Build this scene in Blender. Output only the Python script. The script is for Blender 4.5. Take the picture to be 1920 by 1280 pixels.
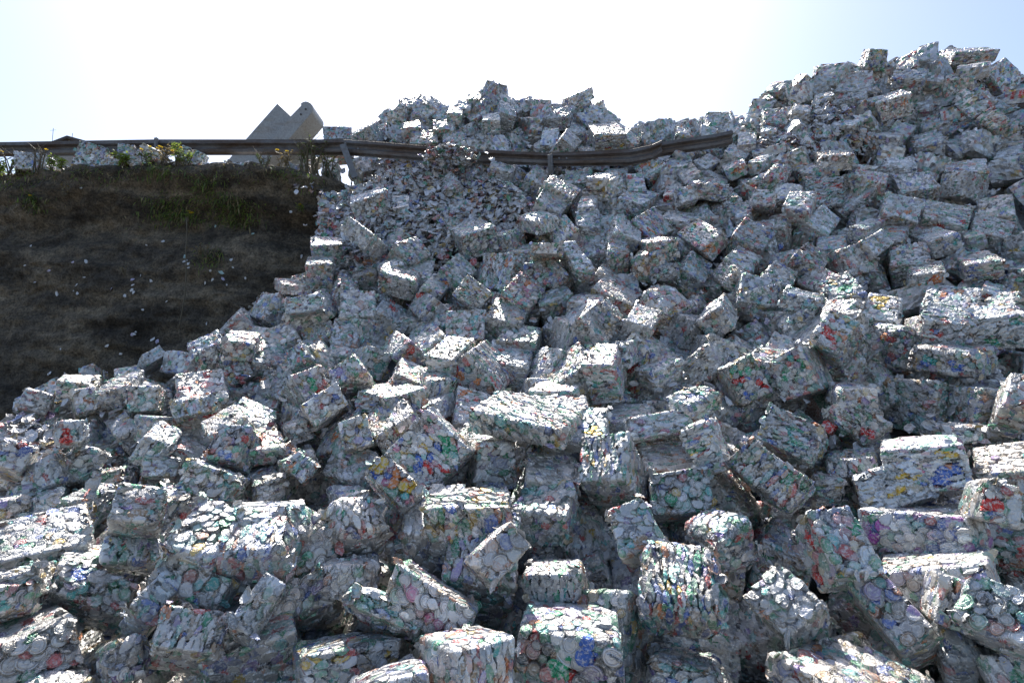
import bpy, math, random
import numpy as np
from mathutils import Vector, Matrix, Quaternion, noise as mnoise

# ------------------------------------------------------------------ scene, camera, light
for o in list(bpy.data.objects):
    bpy.data.objects.remove(o)
sc = bpy.context.scene
col = sc.collection
R = math.radians
CAM = (0.0, 0.0, 1.6)
PITCH = math.atan(100 / 1067)
cam_data = bpy.data.cameras.new('camera')
cam_data.sensor_width = 36
cam_data.lens = 20.0
cam_data.clip_end = 4000
cam = bpy.data.objects.new('camera', cam_data)
cam.location = CAM
cam.rotation_euler = (math.pi / 2 + PITCH, 0, 0)
col.objects.link(cam)
sc.camera = cam

SUN_EL, SUN_AZ = R(52), R(-9)          # azimuth measured from +Y towards +X
world = bpy.data.worlds.new('World')
sc.world = world
world.use_nodes = True
nt = world.node_tree
nt.nodes.clear()
sky = nt.nodes.new('ShaderNodeTexSky')
sky.sky_type = 'NISHITA'
sky.sun_disc = False
sky.sun_elevation = SUN_EL
sky.sun_rotation = SUN_AZ
sky.altitude = 50
sky.air_density = 0.9
sky.dust_density = 2.0
sky.ozone_density = 1.3
bg = nt.nodes.new('ShaderNodeBackground')
bg.inputs['Strength'].default_value = 0.11
wo = nt.nodes.new('ShaderNodeOutputWorld')
nt.links.new(sky.outputs[0], bg.inputs[0])
nt.links.new(bg.outputs[0], wo.inputs[0])

sun_data = bpy.data.lights.new('sun', 'SUN')
sun_data.energy = 3.6
sun_data.angle = R(0.53)
sun_data.color = (1.0, 0.95, 0.88)
sun = bpy.data.objects.new('sun', sun_data)
sd = Vector((math.sin(SUN_AZ) * math.cos(SUN_EL), math.cos(SUN_AZ) * math.cos(SUN_EL), math.sin(SUN_EL)))
sun.rotation_euler = sd.to_track_quat('Z', 'Y').to_euler()
sun.location = (0, 0, 30)
col.objects.link(sun)

sc.view_settings.view_transform = 'Standard'
sc.view_settings.look = 'None'
sc.view_settings.exposure = 1.06
sc.view_settings.gamma = 1.0
sc.view_settings.use_curve_mapping = False
sc.cycles.max_bounces = 6
sc.cycles.use_denoising = True
sc.render.film_transparent = False

rng = np.random.default_rng(11)
random.seed(5)

# ------------------------------------------------------------------ helpers
def tag(o, label=None, cat=None, group=None, kind=None):
    if label: o['label'] = label
    if cat: o['category'] = cat
    if group: o['group'] = group
    if kind: o['kind'] = kind
    return o

def empty(name, loc=(0, 0, 0)):
    o = bpy.data.objects.new(name, None)
    o.location = loc
    o.empty_display_size = 0.1
    col.objects.link(o)
    return o

def mesh_np(name, V, F, mat=None, parent=None, smooth=False, facecol=None, uv=None, faceval=None):
    """V (n,3), F (m,k) with k = 3 or 4; per-face colour, per-corner uv, per-face value"""
    me = bpy.data.meshes.new(name)
    V = np.asarray(V, dtype=np.float32); F = np.asarray(F, dtype=np.int32)
    k = F.shape[1]
    me.vertices.add(len(V)); me.vertices.foreach_set('co', V.ravel())
    me.loops.add(F.size); me.loops.foreach_set('vertex_index', F.ravel())
    me.polygons.add(len(F))
    me.polygons.foreach_set('loop_start', np.arange(0, F.size, k, dtype=np.int32))
    me.polygons.foreach_set('use_smooth', np.full(len(F), smooth, dtype=bool))
    if uv is not None:
        l = me.uv_layers.new(name='can_uv')
        l.data.foreach_set('uv', np.asarray(uv, dtype=np.float32).ravel())
    if facecol is not None:
        a = me.attributes.new('can_col', 'FLOAT_COLOR', 'FACE')
        c = np.ones((len(F), 4), dtype=np.float32); c[:, :3] = facecol
        a.data.foreach_set('color', c.ravel())
    if faceval is not None:
        a = me.attributes.new('can_end', 'FLOAT', 'FACE')
        a.data.foreach_set('value', np.asarray(faceval, dtype=np.float32))
    me.update(calc_edges=True)
    me.validate()
    if mat: me.materials.append(mat)
    o = bpy.data.objects.new(name, me)
    col.objects.link(o)
    if parent: o.parent = parent
    return o

class MB:
    def __init__(s): s.v = []; s.f = []
    def add(s, vs, fs):
        b = len(s.v); s.v += [tuple(v) for v in vs]; s.f += [tuple(i + b for i in f) for f in fs]
    def tube(s, pts, rads, n=6, cap=True):
        pts = [Vector(p) for p in pts]
        if not hasattr(rads, '__len__'): rads = [rads] * len(pts)
        vs = []; fs = []
        for i, p in enumerate(pts):
            d = (pts[min(i + 1, len(pts) - 1)] - pts[max(i - 1, 0)]).normalized()
            a = d.orthogonal().normalized() if i == 0 else (a - d * a.dot(d)).normalized()
            b = d.cross(a)
            for j in range(n):
                t = 2 * math.pi * j / n
                vs.append(p + (a * math.cos(t) + b * math.sin(t)) * rads[i])
        for i in range(len(pts) - 1):
            for j in range(n):
                fs.append((i * n + j, i * n + (j + 1) % n, (i + 1) * n + (j + 1) % n, (i + 1) * n + j))
        if cap:
            fs.append(tuple(range(n - 1, -1, -1)))
            fs.append(tuple(range((len(pts) - 1) * n, len(pts) * n)))
        s.add(vs, fs)
    def prism(s, poly, ext):
        n = len(poly); e = Vector(ext)
        vs = [Vector(p) for p in poly] + [Vector(p) + e for p in poly]
        fs = [tuple(range(n)), tuple(range(2 * n - 1, n - 1, -1))]
        for i in range(n):
            j = (i + 1) % n
            fs.append((i, i + n, j + n, j))
        s.add(vs, fs)
    def box(s, c, d, rot=None):
        vs = []
        for x in (-.5, .5):
            for y in (-.5, .5):
                for z in (-.5, .5):
                    p = Vector((x * d[0], y * d[1], z * d[2]))
                    if rot: p = rot @ p
                    vs.append(p + Vector(c))
        s.add(vs, [(0, 1, 3, 2), (4, 6, 7, 5), (0, 4, 5, 1), (2, 3, 7, 6), (0, 2, 6, 4), (1, 5, 7, 3)])
    def build(s, name, mat=None, parent=None, smooth=False, bevel=0):
        me = bpy.data.meshes.new(name)
        me.from_pydata(s.v, [], s.f); me.update()
        if smooth:
            me.polygons.foreach_set('use_smooth', [True] * len(me.polygons))
        if mat: me.materials.append(mat)
        o = bpy.data.objects.new(name, me); col.objects.link(o)
        if parent: o.parent = parent
        if bevel:
            m = o.modifiers.new('bevel', 'BEVEL'); m.width = bevel; m.segments = 2; m.limit_method = 'ANGLE'
        return o

# ------------------------------------------------------------------ materials
def new_mat(name):
    m = bpy.data.materials.new(name); m.use_nodes = True
    n = m.node_tree.nodes; n.clear()
    out = n.new('ShaderNodeOutputMaterial'); p = n.new('ShaderNodeBsdfPrincipled')
    m.node_tree.links.new(p.outputs[0], out.inputs[0])
    return m, n, m.node_tree.links, p

def ramp(n, stops, interp='LINEAR'):
    r = n.new('ShaderNodeValToRGB'); cr = r.color_ramp; cr.interpolation = interp
    while len(cr.elements) < len(stops): cr.elements.new(0.5)
    for e, (pos, c) in zip(cr.elements, stops):
        e.position = pos; e.color = (*c, 1) if hasattr(c, '__len__') else (c, c, c, 1)
    return r

def math_node(n, l, op, a, b=None, c=None):
    m = n.new('ShaderNodeMath'); m.operation = op
    for i, x in enumerate((a, b, c)):
        if x is None: continue
        if isinstance(x, (int, float)): m.inputs[i].default_value = x
        else: l.new(x, m.inputs[i])
    return m.outputs[0]

def noise_node(n, l, vec, scale, detail=3, rough=0.55, dist=0.0):
    t = n.new('ShaderNodeTexNoise'); t.inputs['Scale'].default_value = scale
    t.inputs['Detail'].default_value = detail; t.inputs['Roughness'].default_value = rough
    t.inputs['Distortion'].default_value = dist
    if vec is not None: l.new(vec, t.inputs['Vector'])
    return t

def mix_col(n, l, fac, a, b, mode='MIX'):
    m = n.new('ShaderNodeMix'); m.data_type = 'RGBA'; m.blend_type = mode
    for i, x in ((0, fac), (6, a), (7, b)):
        if isinstance(x, (int, float)): m.inputs[i].default_value = x
        elif isinstance(x, tuple): m.inputs[i].default_value = (*x, 1)
        else: l.new(x, m.inputs[i])
    return m.outputs[2]

METAL, ROUGH0, ROUGH1 = 0.6, 0.32, 0.55
RES_PX, SMOOTH = 0.85, False

def can_material():
    m, n, l, p = new_mat('crushed_aluminium_cans')
    tc = n.new('ShaderNodeTexCoord')
    ca = n.new('ShaderNodeAttribute'); ca.attribute_name = 'can_col'
    ce = n.new('ShaderNodeAttribute'); ce.attribute_name = 'can_end'
    uv = n.new('ShaderNodeUVMap'); uv.uv_map = 'can_uv'
    ln = n.new('ShaderNodeVectorMath'); ln.operation = 'LENGTH'; l.new(uv.outputs[0], ln.inputs[0])
    nz = noise_node(n, l, tc.outputs['Object'], 75, 4, 0.65, 0.6)
    nf = noise_node(n, l, tc.outputs['Object'], 170, 2, 0.6)
    # scuffed paint: bare metal shows through the print here and there
    sc1 = ramp(n, [(0.47, 0.0), (0.62, 0.85)]); l.new(nz.outputs[0], sc1.inputs[0])
    silver = mix_col(n, l, nf.outputs[0], (0.50, 0.495, 0.487), (0.84, 0.832, 0.815))
    c1 = mix_col(n, l, sc1.outputs[0], ca.outputs['Color'], silver)
    pr = noise_node(n, l, tc.outputs['Object'], 9, 2)
    gr = ramp(n, [(0.35, (1, 1, 1)), (0.7, (0.78, 0.74, 0.68))]); l.new(pr.outputs[0], gr.inputs[0])
    c2 = mix_col(n, l, 0.8, c1, gr.outputs[0], 'MULTIPLY')
    l.new(c2, p.inputs['Base Color'])
    p.inputs['Metallic'].default_value = METAL
    rr = ramp(n, [(0.3, ROUGH0), (0.75, ROUGH1)]); l.new(nz.outputs[0], rr.inputs[0])
    l.new(rr.outputs[0], p.inputs['Roughness'])
    # rolled rim and pressed rings of the can ends
    rings = ramp(n, [(0.0, .5), (.22, .5), (.27, .25), (.33, .55), (.60, .5), (.68, .1), (.76, .95), (.86, .95), (.95, .2), (1.0, .2)])
    l.new(math_node(n, l, 'MULTIPLY', ln.outputs['Value'], 0.98), rings.inputs[0])
    rh = math_node(n, l, 'MULTIPLY', rings.outputs[0], ce.outputs['Fac'])
    rg = noise_node(n, l, tc.outputs['Object'], 30, 3, 0.6); rg.noise_type = 'RIDGED_MULTIFRACTAL'
    h1 = math_node(n, l, 'ADD', math_node(n, l, 'MULTIPLY', nz.outputs[0], 0.9), math_node(n, l, 'MULTIPLY', rg.outputs[0], 0.35))
    h = math_node(n, l, 'ADD', math_node(n, l, 'ADD', rh, h1), math_node(n, l, 'MULTIPLY', nf.outputs[0], 0.35))
    b = n.new('ShaderNodeBump'); b.inputs['Distance'].default_value = 0.006; b.inputs['Strength'].default_value = 1.0
    l.new(h, b.inputs['Height']); l.new(b.outputs[0], p.inputs['Normal'])
    return m
M_CAN = can_material()
M_LID = M_CAN

def soil_material():
    m, n, l, p = new_mat('dark_soil')
    tc = n.new('ShaderNodeTexCoord')
    mp = n.new('ShaderNodeMapping'); mp.inputs['Scale'].default_value = (.8, .8, 2.6); mp.inputs['Rotation'].default_value = (0, R(7), 0)
    l.new(tc.outputs['Object'], mp.inputs['Vector'])
    n1 = noise_node(n, l, mp.outputs[0], 1.1, 8, 0.68, 0.5)
    n2 = noise_node(n, l, tc.outputs['Object'], 7, 6, 0.65)
    n3 = noise_node(n, l, tc.outputs['Object'], 34, 4, 0.7)
    c = ramp(n, [(0.3, (0.034, 0.032, 0.03)), (0.44, (0.078, 0.07, 0.06)), (0.56, (0.15, 0.13, 0.103)), (0.7, (0.25, 0.215, 0.165))])
    l.new(n1.outputs[0], c.inputs[0])
    d = ramp(n, [(0.3, (0.55, 0.55, 0.55)), (0.7, (1.35, 1.3, 1.2))]); l.new(n2.outputs[0], d.inputs[0])
    c2 = mix_col(n, l, 1.0, c.outputs[0], d.outputs[0], 'MULTIPLY')
    gs = ramp(n, [(0.35, (0.5, 0.5, 0.5)), (0.65, (1.55, 1.5, 1.42))]); l.new(n3.outputs[0], gs.inputs[0])
    c2 = mix_col(n, l, 1.0, c2, gs.outputs[0], 'MULTIPLY')
    vo = n.new('ShaderNodeTexVoronoi'); vo.inputs['Scale'].default_value = 22; l.new(tc.outputs['Object'], vo.inputs['Vector'])
    pb = ramp(n, [(0.07, 1.0), (0.12, 0.0)]); l.new(vo.outputs['Distance'], pb.inputs[0])
    gate = ramp(n, [(0.55, 0.0), (0.62, 1.0)]); l.new(n2.outputs[0], gate.inputs[0])
    c3 = mix_col(n, l, math_node(n, l, 'MULTIPLY', pb.outputs[0], gate.outputs[0]), c2, (0.2, 0.18, 0.15))
    l.new(c3, p.inputs['Base Color']); p.inputs['Roughness'].default_value = 0.95
    p.inputs['Specular IOR Level'].default_value = 0.2
    h = math_node(n, l, 'ADD', n2.outputs[0], math_node(n, l, 'MULTIPLY', n3.outputs[0], 0.4))
    b = n.new('ShaderNodeBump'); b.inputs['Distance'].default_value = 0.06; b.inputs['Strength'].default_value = 0.9
    l.new(h, b.inputs['Height']); l.new(b.outputs[0], p.inputs['Normal'])
    return m
M_SOIL = soil_material()

def rust_material(name, base, rust, lo, hi, metal=0.4, rough=0.6):
    m, n, l, p = new_mat(name)
    tc = n.new('ShaderNodeTexCoord')
    mp = n.new('ShaderNodeMapping'); mp.inputs['Scale'].default_value = (1, 1, 4); l.new(tc.outputs['Object'], mp.inputs['Vector'])
    n1 = noise_node(n, l, mp.outputs[0], 1.6, 5, 0.65)
    n2 = noise_node(n, l, tc.outputs['Object'], 25, 4, 0.6)
    f = ramp(n, [(lo, 0.0), (hi, 1.0)]); l.new(n1.outputs[0], f.inputs[0])
    c = mix_col(n, l, f.outputs[0], base, rust)
    g = ramp(n, [(0.3, (0.75, 0.75, 0.75)), (0.7, (1.15, 1.15, 1.15))]); l.new(n2.outputs[0], g.inputs[0])
    l.new(mix_col(n, l, 1.0, c, g.outputs[0], 'MULTIPLY'), p.inputs['Base Color'])
    p.inputs['Metallic'].default_value = metal; p.inputs['Roughness'].default_value = rough
    b = n.new('ShaderNodeBump'); b.inputs['Distance'].default_value = 0.004; b.inputs['Strength'].default_value = 0.5
    l.new(n2.outputs[0], b.inputs['Height']); l.new(b.outputs[0], p.inputs['Normal'])
    return m
M_RAIL = rust_material('weathered_galvanised_steel', (0.17, 0.165, 0.165), (0.11, 0.078, 0.06), 0.40, 0.6)
M_POST = rust_material('grey_post_steel', (0.2, 0.205, 0.215), (0.14, 0.11, 0.09), 0.55, 0.75)
M_STEEL = rust_material('pale_painted_steel', (0.33, 0.345, 0.355), (0.27, 0.25, 0.22), 0.5, 0.75, 0.0, 0.5)
M_CREAM = rust_material('cream_painted_steel', (0.37, 0.355, 0.31), (0.28, 0.24, 0.18), 0.52, 0.8, 0.0, 0.5)
M_ROOF = rust_material('dark_roof_sheet', (0.06, 0.055, 0.055), (0.09, 0.07, 0.06), 0.45, 0.6, 0.0, 0.8)
M_WALL = rust_material('house_render', (0.35, 0.33, 0.3), (0.28, 0.25, 0.22), 0.5, 0.7, 0.0, 0.9)

def leaf_material(name, a, b, trans=0.35):
    m, n, l, p = new_mat(name)
    oi = n.new('ShaderNodeTexCoord')
    nz = noise_node(n, l, oi.outputs['Object'], 14, 2)
    c = mix_col(n, l, nz.outputs[0], a, b)
    l.new(c, p.inputs['Base Color']); p.inputs['Roughness'].default_value = 0.6
    tr = n.new('ShaderNodeBsdfTranslucent'); l.new(c, tr.inputs[0])
    mx = n.new('ShaderNodeMixShader'); mx.inputs[0].default_value = trans
    l.new(p.outputs[0], mx.inputs[1]); l.new(tr.outputs[0], mx.inputs[2])
    out = [x for x in n if x.type == 'OUTPUT_MATERIAL'][0]
    l.new(mx.outputs[0], out.inputs[0])
    return m
M_LEAF = leaf_material('fresh_leaf', (0.16, 0.25, 0.04), (0.27, 0.33, 0.07), 0.5)
M_DARKLEAF = leaf_material('dark_leaf', (0.075, 0.13, 0.035), (0.14, 0.19, 0.055), 0.45)
M_DRY = leaf_material('dry_grass', (0.24, 0.19, 0.09), (0.34, 0.27, 0.14), 0.35)
M_STEM = leaf_material('stem', (0.09, 0.075, 0.04), (0.13, 0.10, 0.06), 0.05)
M_FLOWER = leaf_material('yellow_petal', (0.62, 0.44, 0.03), (0.75, 0.55, 0.05), 0.4)

# ------------------------------------------------------------------ measured data (metres)
# bale: centre, quaternion, edge lengths, colour code, label; first N_THINGS are objects of their own, the rest go in one heap
BALES = [
((-6.186,8.108,5.071),(0.9803,0.0195,0.1291,0.1482),(0.354,0.300,0.374),'tb*','tilted blue-green bale standing on the lip of the bank under the guardrail'),
((-5.589,8.030,5.046),(0.9888,0.0000,0.0000,0.1494),(0.210,0.300,0.296),'*','small grey bale on the lip of the bank under the guardrail'),
((-5.273,7.993,4.981),(0.9653,0.0323,0.2140,0.1459),(0.279,0.300,0.383),'r*^','dark ragged bale on the lip of the bank beside the upright guardrail post'),
((-4.647,7.972,4.956),(0.9737,0.0259,0.1717,0.1472),(0.292,0.300,0.353),'g*','pointed lilac bale on the lip of the bank, right of the upright guardrail post'),
((-5.786,8.073,4.878),(0.9888,0.0000,0.0000,0.1494),(0.352,0.300,0.238),'*','flat white-topped slab on the lip of the bank'),
((-5.080,7.980,4.864),(-0.9878,-0.0065,-0.0431,-0.1493),(0.195,0.300,0.264),'y*','small bale among dry weeds on the lip of the bank'),
((-3.905,7.991,4.749),(0.9888,0.0000,0.0000,0.1494),(0.320,0.300,0.323),'*','squared grey bale on the lip of the bank in front of the grey machine'),
((-3.093,7.990,4.756),(0.9888,0.0000,0.0000,0.1494),(0.292,0.300,0.250),'*^','layered low bale on the lip of the bank right of the grey machine'),
((-7.150,8.240,5.028),(0.9888,0.0000,0.0000,0.1494),(0.395,0.300,0.273),'p*','low half-buried bale on the lip of the bank near the far roof'),
((0.243,2.524,0.491),(0.0003,0.1107,0.9936,-0.0245),(0.411,0.393,0.335),'RGBrg@','biggest front block with round lids among red, green and blue cans under a bright top'),
((0.761,2.653,0.731),(-0.0391,-0.0972,-0.9324,-0.3459),(0.315,0.326,0.291),'tb~^','bulging bale of long hanging scales with a dark underside'),
((1.534,2.794,0.862),(-0.6109,0.1836,0.7221,-0.2675),(0.304,0.234,0.222),'RGrgy@','tall bale with round lids, green strip and red flecks and a pale upper face'),
((2.405,3.300,0.862),(0.8919,-0.0344,-0.0280,-0.4501),(0.466,0.732,0.206),'Pb@^','bale showing a wide face of flat scales with a purple lid at its corner'),
((1.741,2.701,0.582),(-0.0465,0.5933,0.6427,0.4825),(0.337,0.168,0.374),'t','long bar lying diagonally with teal patches and a dark square end'),
((-2.072,2.554,0.530),(0.0930,-0.3751,0.9216,-0.0373),(0.266,0.446,0.189),'rg@','big block with round can ends on its front and a large crushed red can'),
((-0.177,2.238,0.611),(-0.0760,-0.5104,-0.8549,0.0534),(0.313,0.240,0.155),'ro','block with a white pebbly top above two shaded green-grey sides'),
((-1.370,2.508,0.568),(-0.8742,-0.4129,-0.2279,-0.1154),(0.251,0.174,0.337),'','bale with a blinding white sunlit top cut by one angular shadow'),
((1.313,2.334,0.480),(-0.0196,0.5085,0.8603,-0.0316),(0.409,0.420,0.122),'tb@^','sunlit slab with pale scales and a blue lid at the bottom edge'),
((0.130,3.870,1.445),(-0.9759,-0.1179,-0.0804,0.1652),(0.614,0.628,0.142),'tg^','long slab with white ragged top and front of oval scales'),
((-1.169,2.740,0.895),(-0.0585,0.0090,-0.9721,-0.2268),(0.311,0.270,0.174),'rgob~','speckled bale with red, green and blue crumpled front and bright top'),
((-2.570,3.234,0.663),(0.2475,-0.2052,0.7757,-0.5430),(0.412,0.432,0.420),'^','long flat-fronted bale with a shaded face of even grey scales at the frame edge'),
((-1.200,2.751,0.487),(-0.0947,0.1930,-0.9446,-0.2479),(0.355,0.448,0.324),'bt','large blue-grey shaded slab rising to a peak at the bottom edge'),
((2.020,2.418,0.678),(-0.3214,0.8114,0.2736,0.4044),(0.206,0.302,0.381),'gbr@','bale showing a half-shadowed face of lids with a dark green corner'),
((-2.072,2.911,0.601),(0.2288,0.0078,-0.9029,-0.3638),(0.329,0.163,0.283),'rg','white-topped bale with pale red stain on top and dark green patch below'),
((-0.366,2.648,0.675),(0.5813,-0.7727,0.1740,0.1863),(0.391,0.170,0.391),'pgo@','wedge-shaped slab with round can ends, pink and green patches and a bright top rim'),
((-0.508,3.702,1.252),(-0.3751,0.0389,0.9260,-0.0174),(0.398,0.415,0.357),'RGBYpg','bale showing a large tilted square face with blue, green, pink and yellow cans'),
((0.640,3.632,1.098),(-0.1702,-0.1711,-0.8644,-0.4411),(0.295,0.304,0.450),'gb','big corner-up block with three visible sides and a pebbly upper face'),
((1.269,2.680,0.612),(-0.5204,0.0099,0.4810,-0.7055),(0.228,0.209,0.367),'t^','crinkled silver bale with torn dark flank'),
((-0.734,2.562,0.470),(0.9629,-0.1227,-0.0156,0.2398),(0.352,0.383,0.139),'y','long low bale with half-shaded smooth top'),
((-1.056,2.942,0.695),(0.0164,0.1632,-0.8648,-0.4747),(0.345,0.448,0.422),'gb^','thin slab with green front, one blue can and a torn edge'),
((-0.249,3.147,0.967),(-0.0029,0.0644,-0.9966,-0.0505),(0.437,0.350,0.166),'y^','long dark bale with ragged layered top and yellow flecks'),
((-1.421,2.722,0.936),(0.1181,-0.0428,-0.9490,-0.2893),(0.230,0.304,0.170),'t^','large bale with wide sunlit scales on its sloping top and dark underside'),
((1.118,3.147,0.815),(0.1145,0.5955,0.7850,0.1268),(0.359,0.225,0.235),'r~','bale with white sunlit top and red-flecked side above the bulging one'),
((0.204,3.316,0.937),(0.0247,0.1577,0.9691,0.1883),(0.291,0.331,0.202),'t^','bale with scaly shaded top and one bright strip'),
((2.126,2.887,0.591),(-0.1608,0.2958,0.6503,-0.6810),(0.449,0.429,0.427),'','long low grey bale lying level'),
((1.593,3.573,1.097),(0.3336,-0.2702,-0.9018,0.0485),(0.414,0.438,0.219),'gb^','bale showing a big smooth face of hexagonal scales, lower of two alike'),
((-0.162,3.102,0.686),(-0.0165,-0.0001,0.9298,0.3678),(0.342,0.448,0.431),'bg','bale showing a flat shaded face of bluish cans with one green streak'),
((0.428,2.829,0.473),(0.8707,-0.1448,0.1164,0.4555),(0.376,0.423,0.371),'gy@','tall narrow shaded face with green cans and pale lids beside the biggest block'),
((-0.795,3.026,0.912),(-0.8547,-0.4945,-0.0166,-0.1570),(0.264,0.220,0.363),'r~','rounded white bale with a small red fleck near its lower ridge'),
((2.436,3.409,1.195),(0.0797,0.3010,0.9502,0.0154),(0.380,0.359,0.257),'YBgp','bale showing a broad face with a yellow can and a dark blue square can'),
((3.238,4.506,1.504),(0.0954,-0.5512,-0.8288,0.0091),(0.413,0.426,0.386),'yt','dark upright block with one yellow and one turquoise fleck'),
((1.926,3.981,1.292),(-0.2557,0.2710,0.9259,-0.0628),(0.343,0.514,0.260),'t^','bale showing a big smooth face of hexagonal scales, upper of two alike'),
((1.046,3.609,0.966),(-0.8105,-0.5750,0.0970,0.0558),(0.344,0.254,0.436),'gt@','bale showing a lilac shaded face of small lids with a green lid'),
((0.209,2.886,0.696),(-0.0492,-0.1228,-0.9908,0.0302),(0.279,0.309,0.141),'go','low block with a half-sunlit top and dark brown-green front'),
((2.306,3.518,1.035),(0.1919,-0.6049,-0.4801,-0.6056),(0.215,0.361,0.446),'Yy^','bale showing a ragged sunlit top with golden torn cans'),
((3.403,4.385,1.870),(-0.0453,0.4437,0.8885,0.1078),(0.436,0.421,0.201),'TyBb~@','great rounded bale of lids with a turquoise can'),
((-0.416,3.219,0.836),(-0.9595,-0.2789,-0.0272,-0.0268),(0.323,0.394,0.368),'','dark hidden bale in the gap behind two tilted ones'),
((-1.931,3.012,0.993),(0.8378,0.4846,0.1944,0.1596),(0.198,0.201,0.341),'tg','tall bale with a pale teal top leaning back and small red flecks along its ridge'),
((2.378,2.889,1.070),(-0.5448,-0.6183,-0.4787,-0.3030),(0.316,0.187,0.156),'Rg','roof-shaped bale with a white slope and a red strip'),
((-1.434,2.740,0.723),(0.6697,-0.0267,0.2583,0.6958),(0.354,0.360,0.127),'','small brown-grey bale in shade under a speckled one'),
((-0.083,2.779,0.843),(-0.9190,0.1200,0.3324,-0.1748),(0.245,0.331,0.152),'ob','bale with bright ridge, blue and orange flecks and dark belly'),
((-0.171,3.940,1.155),(-0.0252,-0.1191,0.9925,0.0116),(0.276,0.612,0.294),'g','dark upright block with green streaks at its left'),
((-0.798,2.857,0.728),(-0.9979,0.0329,0.0051,-0.0561),(0.259,0.325,0.141),'~','dark bale in deep shade below the rounded white one'),
((2.285,4.487,1.768),(-0.5289,0.2894,0.7645,0.2282),(0.349,0.460,0.269),'TGo@','bale showing a tilted face of round lids with a turquoise patch and an orange one'),
((0.643,3.007,0.894),(0.2195,-0.5422,-0.6336,-0.5063),(0.234,0.207,0.400),'to^','tilted bale of long teal-tinged scales with an orange torn can'),
((0.751,2.617,0.395),(-0.9826,0.1163,-0.0588,0.1322),(0.272,0.346,0.125),'t~','low dark bale under the bulging one'),
((0.742,4.558,1.777),(0.1153,0.1624,0.9547,0.2209),(0.254,0.411,0.348),'rg','block with a white top and a red smear across its front'),
((2.536,4.418,2.028),(-0.0186,0.4801,0.6565,0.5815),(0.220,0.276,0.429),'Ry','big cube with cracked lilac top and two dark sides'),
((-1.107,2.568,0.654),(0.2364,-0.0890,-0.8719,-0.4196),(0.105,0.209,0.341),'','leaning slab with a white upper face and grey squared end'),
((2.860,3.295,1.068),(-0.7830,0.5303,-0.1273,0.2992),(0.333,0.403,0.389),'','wide dark lilac bale at the frame edge'),
((-1.835,3.820,1.249),(-0.0298,0.0751,0.8684,0.4892),(0.222,0.249,0.237),'tbo@','bale showing a large pale blue face of wide lids with one orange lid'),
((-1.871,3.631,1.041),(-0.1956,-0.1177,0.9660,-0.1217),(0.313,0.402,0.192),'gb^','bale showing a wide shaded face of grey-green scales with a bright sloping rim'),
((2.046,2.609,0.657),(-0.0762,0.8225,0.5434,-0.1499),(0.370,0.372,0.197),'b','small block standing upright in a dark gap'),
((-1.660,2.517,0.462),(0.9059,-0.2014,-0.0964,0.3598),(0.109,0.448,0.156),'yb~^','crumpled silver slab with yellow and blue torn cans along its upper edge'),
((-1.619,2.651,0.661),(-0.4909,0.6485,0.5812,0.0257),(0.188,0.108,0.388),'','dark wedge standing on edge with one thin bright rim'),
((-0.304,4.868,1.716),(-0.3490,-0.2104,0.7737,-0.4851),(0.430,0.448,0.438),'ROr','bale showing a pentagon-shaped face with red and orange flecks'),
((-0.639,3.187,1.090),(-0.3585,0.0306,0.9079,-0.2152),(0.285,0.388,0.140),'BOYp@','bale showing a tilted face with blue cans, an orange lid and a pink strip'),
((1.940,2.596,0.467),(-0.1255,0.7862,0.5538,0.2439),(0.161,0.127,0.177),'','bright sloping bale beside the end of the long diagonal bar'),
((3.286,4.821,1.977),(-0.0928,0.5618,0.8218,0.0188),(0.381,0.395,0.402),'gRO~@','shaggy crumpled bale of upturned lids'),
((3.989,4.764,2.174),(-0.0418,-0.1714,-0.9741,-0.1414),(0.369,0.617,0.268),'GTGo^','bale of loose green and teal layers at the frame edge'),
((-2.000,3.097,0.759),(-0.8164,-0.5165,-0.1808,-0.1847),(0.233,0.127,0.326),'g','low bale with blue-white top and green flecked front'),
((3.450,4.161,1.493),(-0.0611,0.7279,0.6813,-0.0477),(0.395,0.406,0.291),'','very dark block in full shade'),
((-0.563,2.636,0.633),(-0.8377,-0.5054,-0.1763,0.1083),(0.336,0.090,0.402),'g^','thin slab sliding down with a ragged bright upper edge'),
((1.848,4.576,1.713),(-0.9685,0.0356,0.2254,0.0994),(0.253,0.394,0.333),'GRBy@','bale showing a face of lids with a lime green can above a red one'),
((3.323,3.794,1.526),(0.7979,-0.3246,-0.5076,-0.0157),(0.267,0.446,0.150),'','dark bale with a lilac lit corner at the frame edge'),
((1.241,3.658,1.272),(-0.1503,-0.2323,-0.9593,0.0572),(0.182,0.349,0.295),'grY','tall slab with green and red cans and bright top rim'),
((0.230,3.641,0.966),(-0.8197,0.5702,-0.0400,-0.0373),(0.324,0.401,0.388),'b','brown shaded bale in the hollow'),
((1.050,3.991,1.019),(-0.8486,0.5287,-0.0085,0.0153),(0.348,0.427,0.402),'o','brown bale inside the dark hollow'),
((2.776,4.954,2.050),(0.7262,-0.5997,-0.2502,-0.2245),(0.527,0.448,0.455),'gR','bale with a long arched bright back'),
((0.971,4.122,1.335),(0.9743,-0.1689,-0.0962,0.1139),(0.430,0.407,0.147),'gp','thin slab bridging a dark hollow'),
((-2.837,3.912,0.862),(0.0101,-0.0159,0.9913,0.1300),(0.188,0.323,0.203),'g','long sunlit slope of a bale with a dark side'),
((-1.043,4.070,0.995),(0.1265,-0.2670,-0.8911,0.3444),(0.375,0.423,0.254),'og','bale showing a wide brown-grey shaded face'),
((3.510,4.618,2.093),(-0.2575,0.1777,0.8191,-0.4808),(0.305,0.385,0.379),'RRg^','layered bale with a red corner'),
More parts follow.
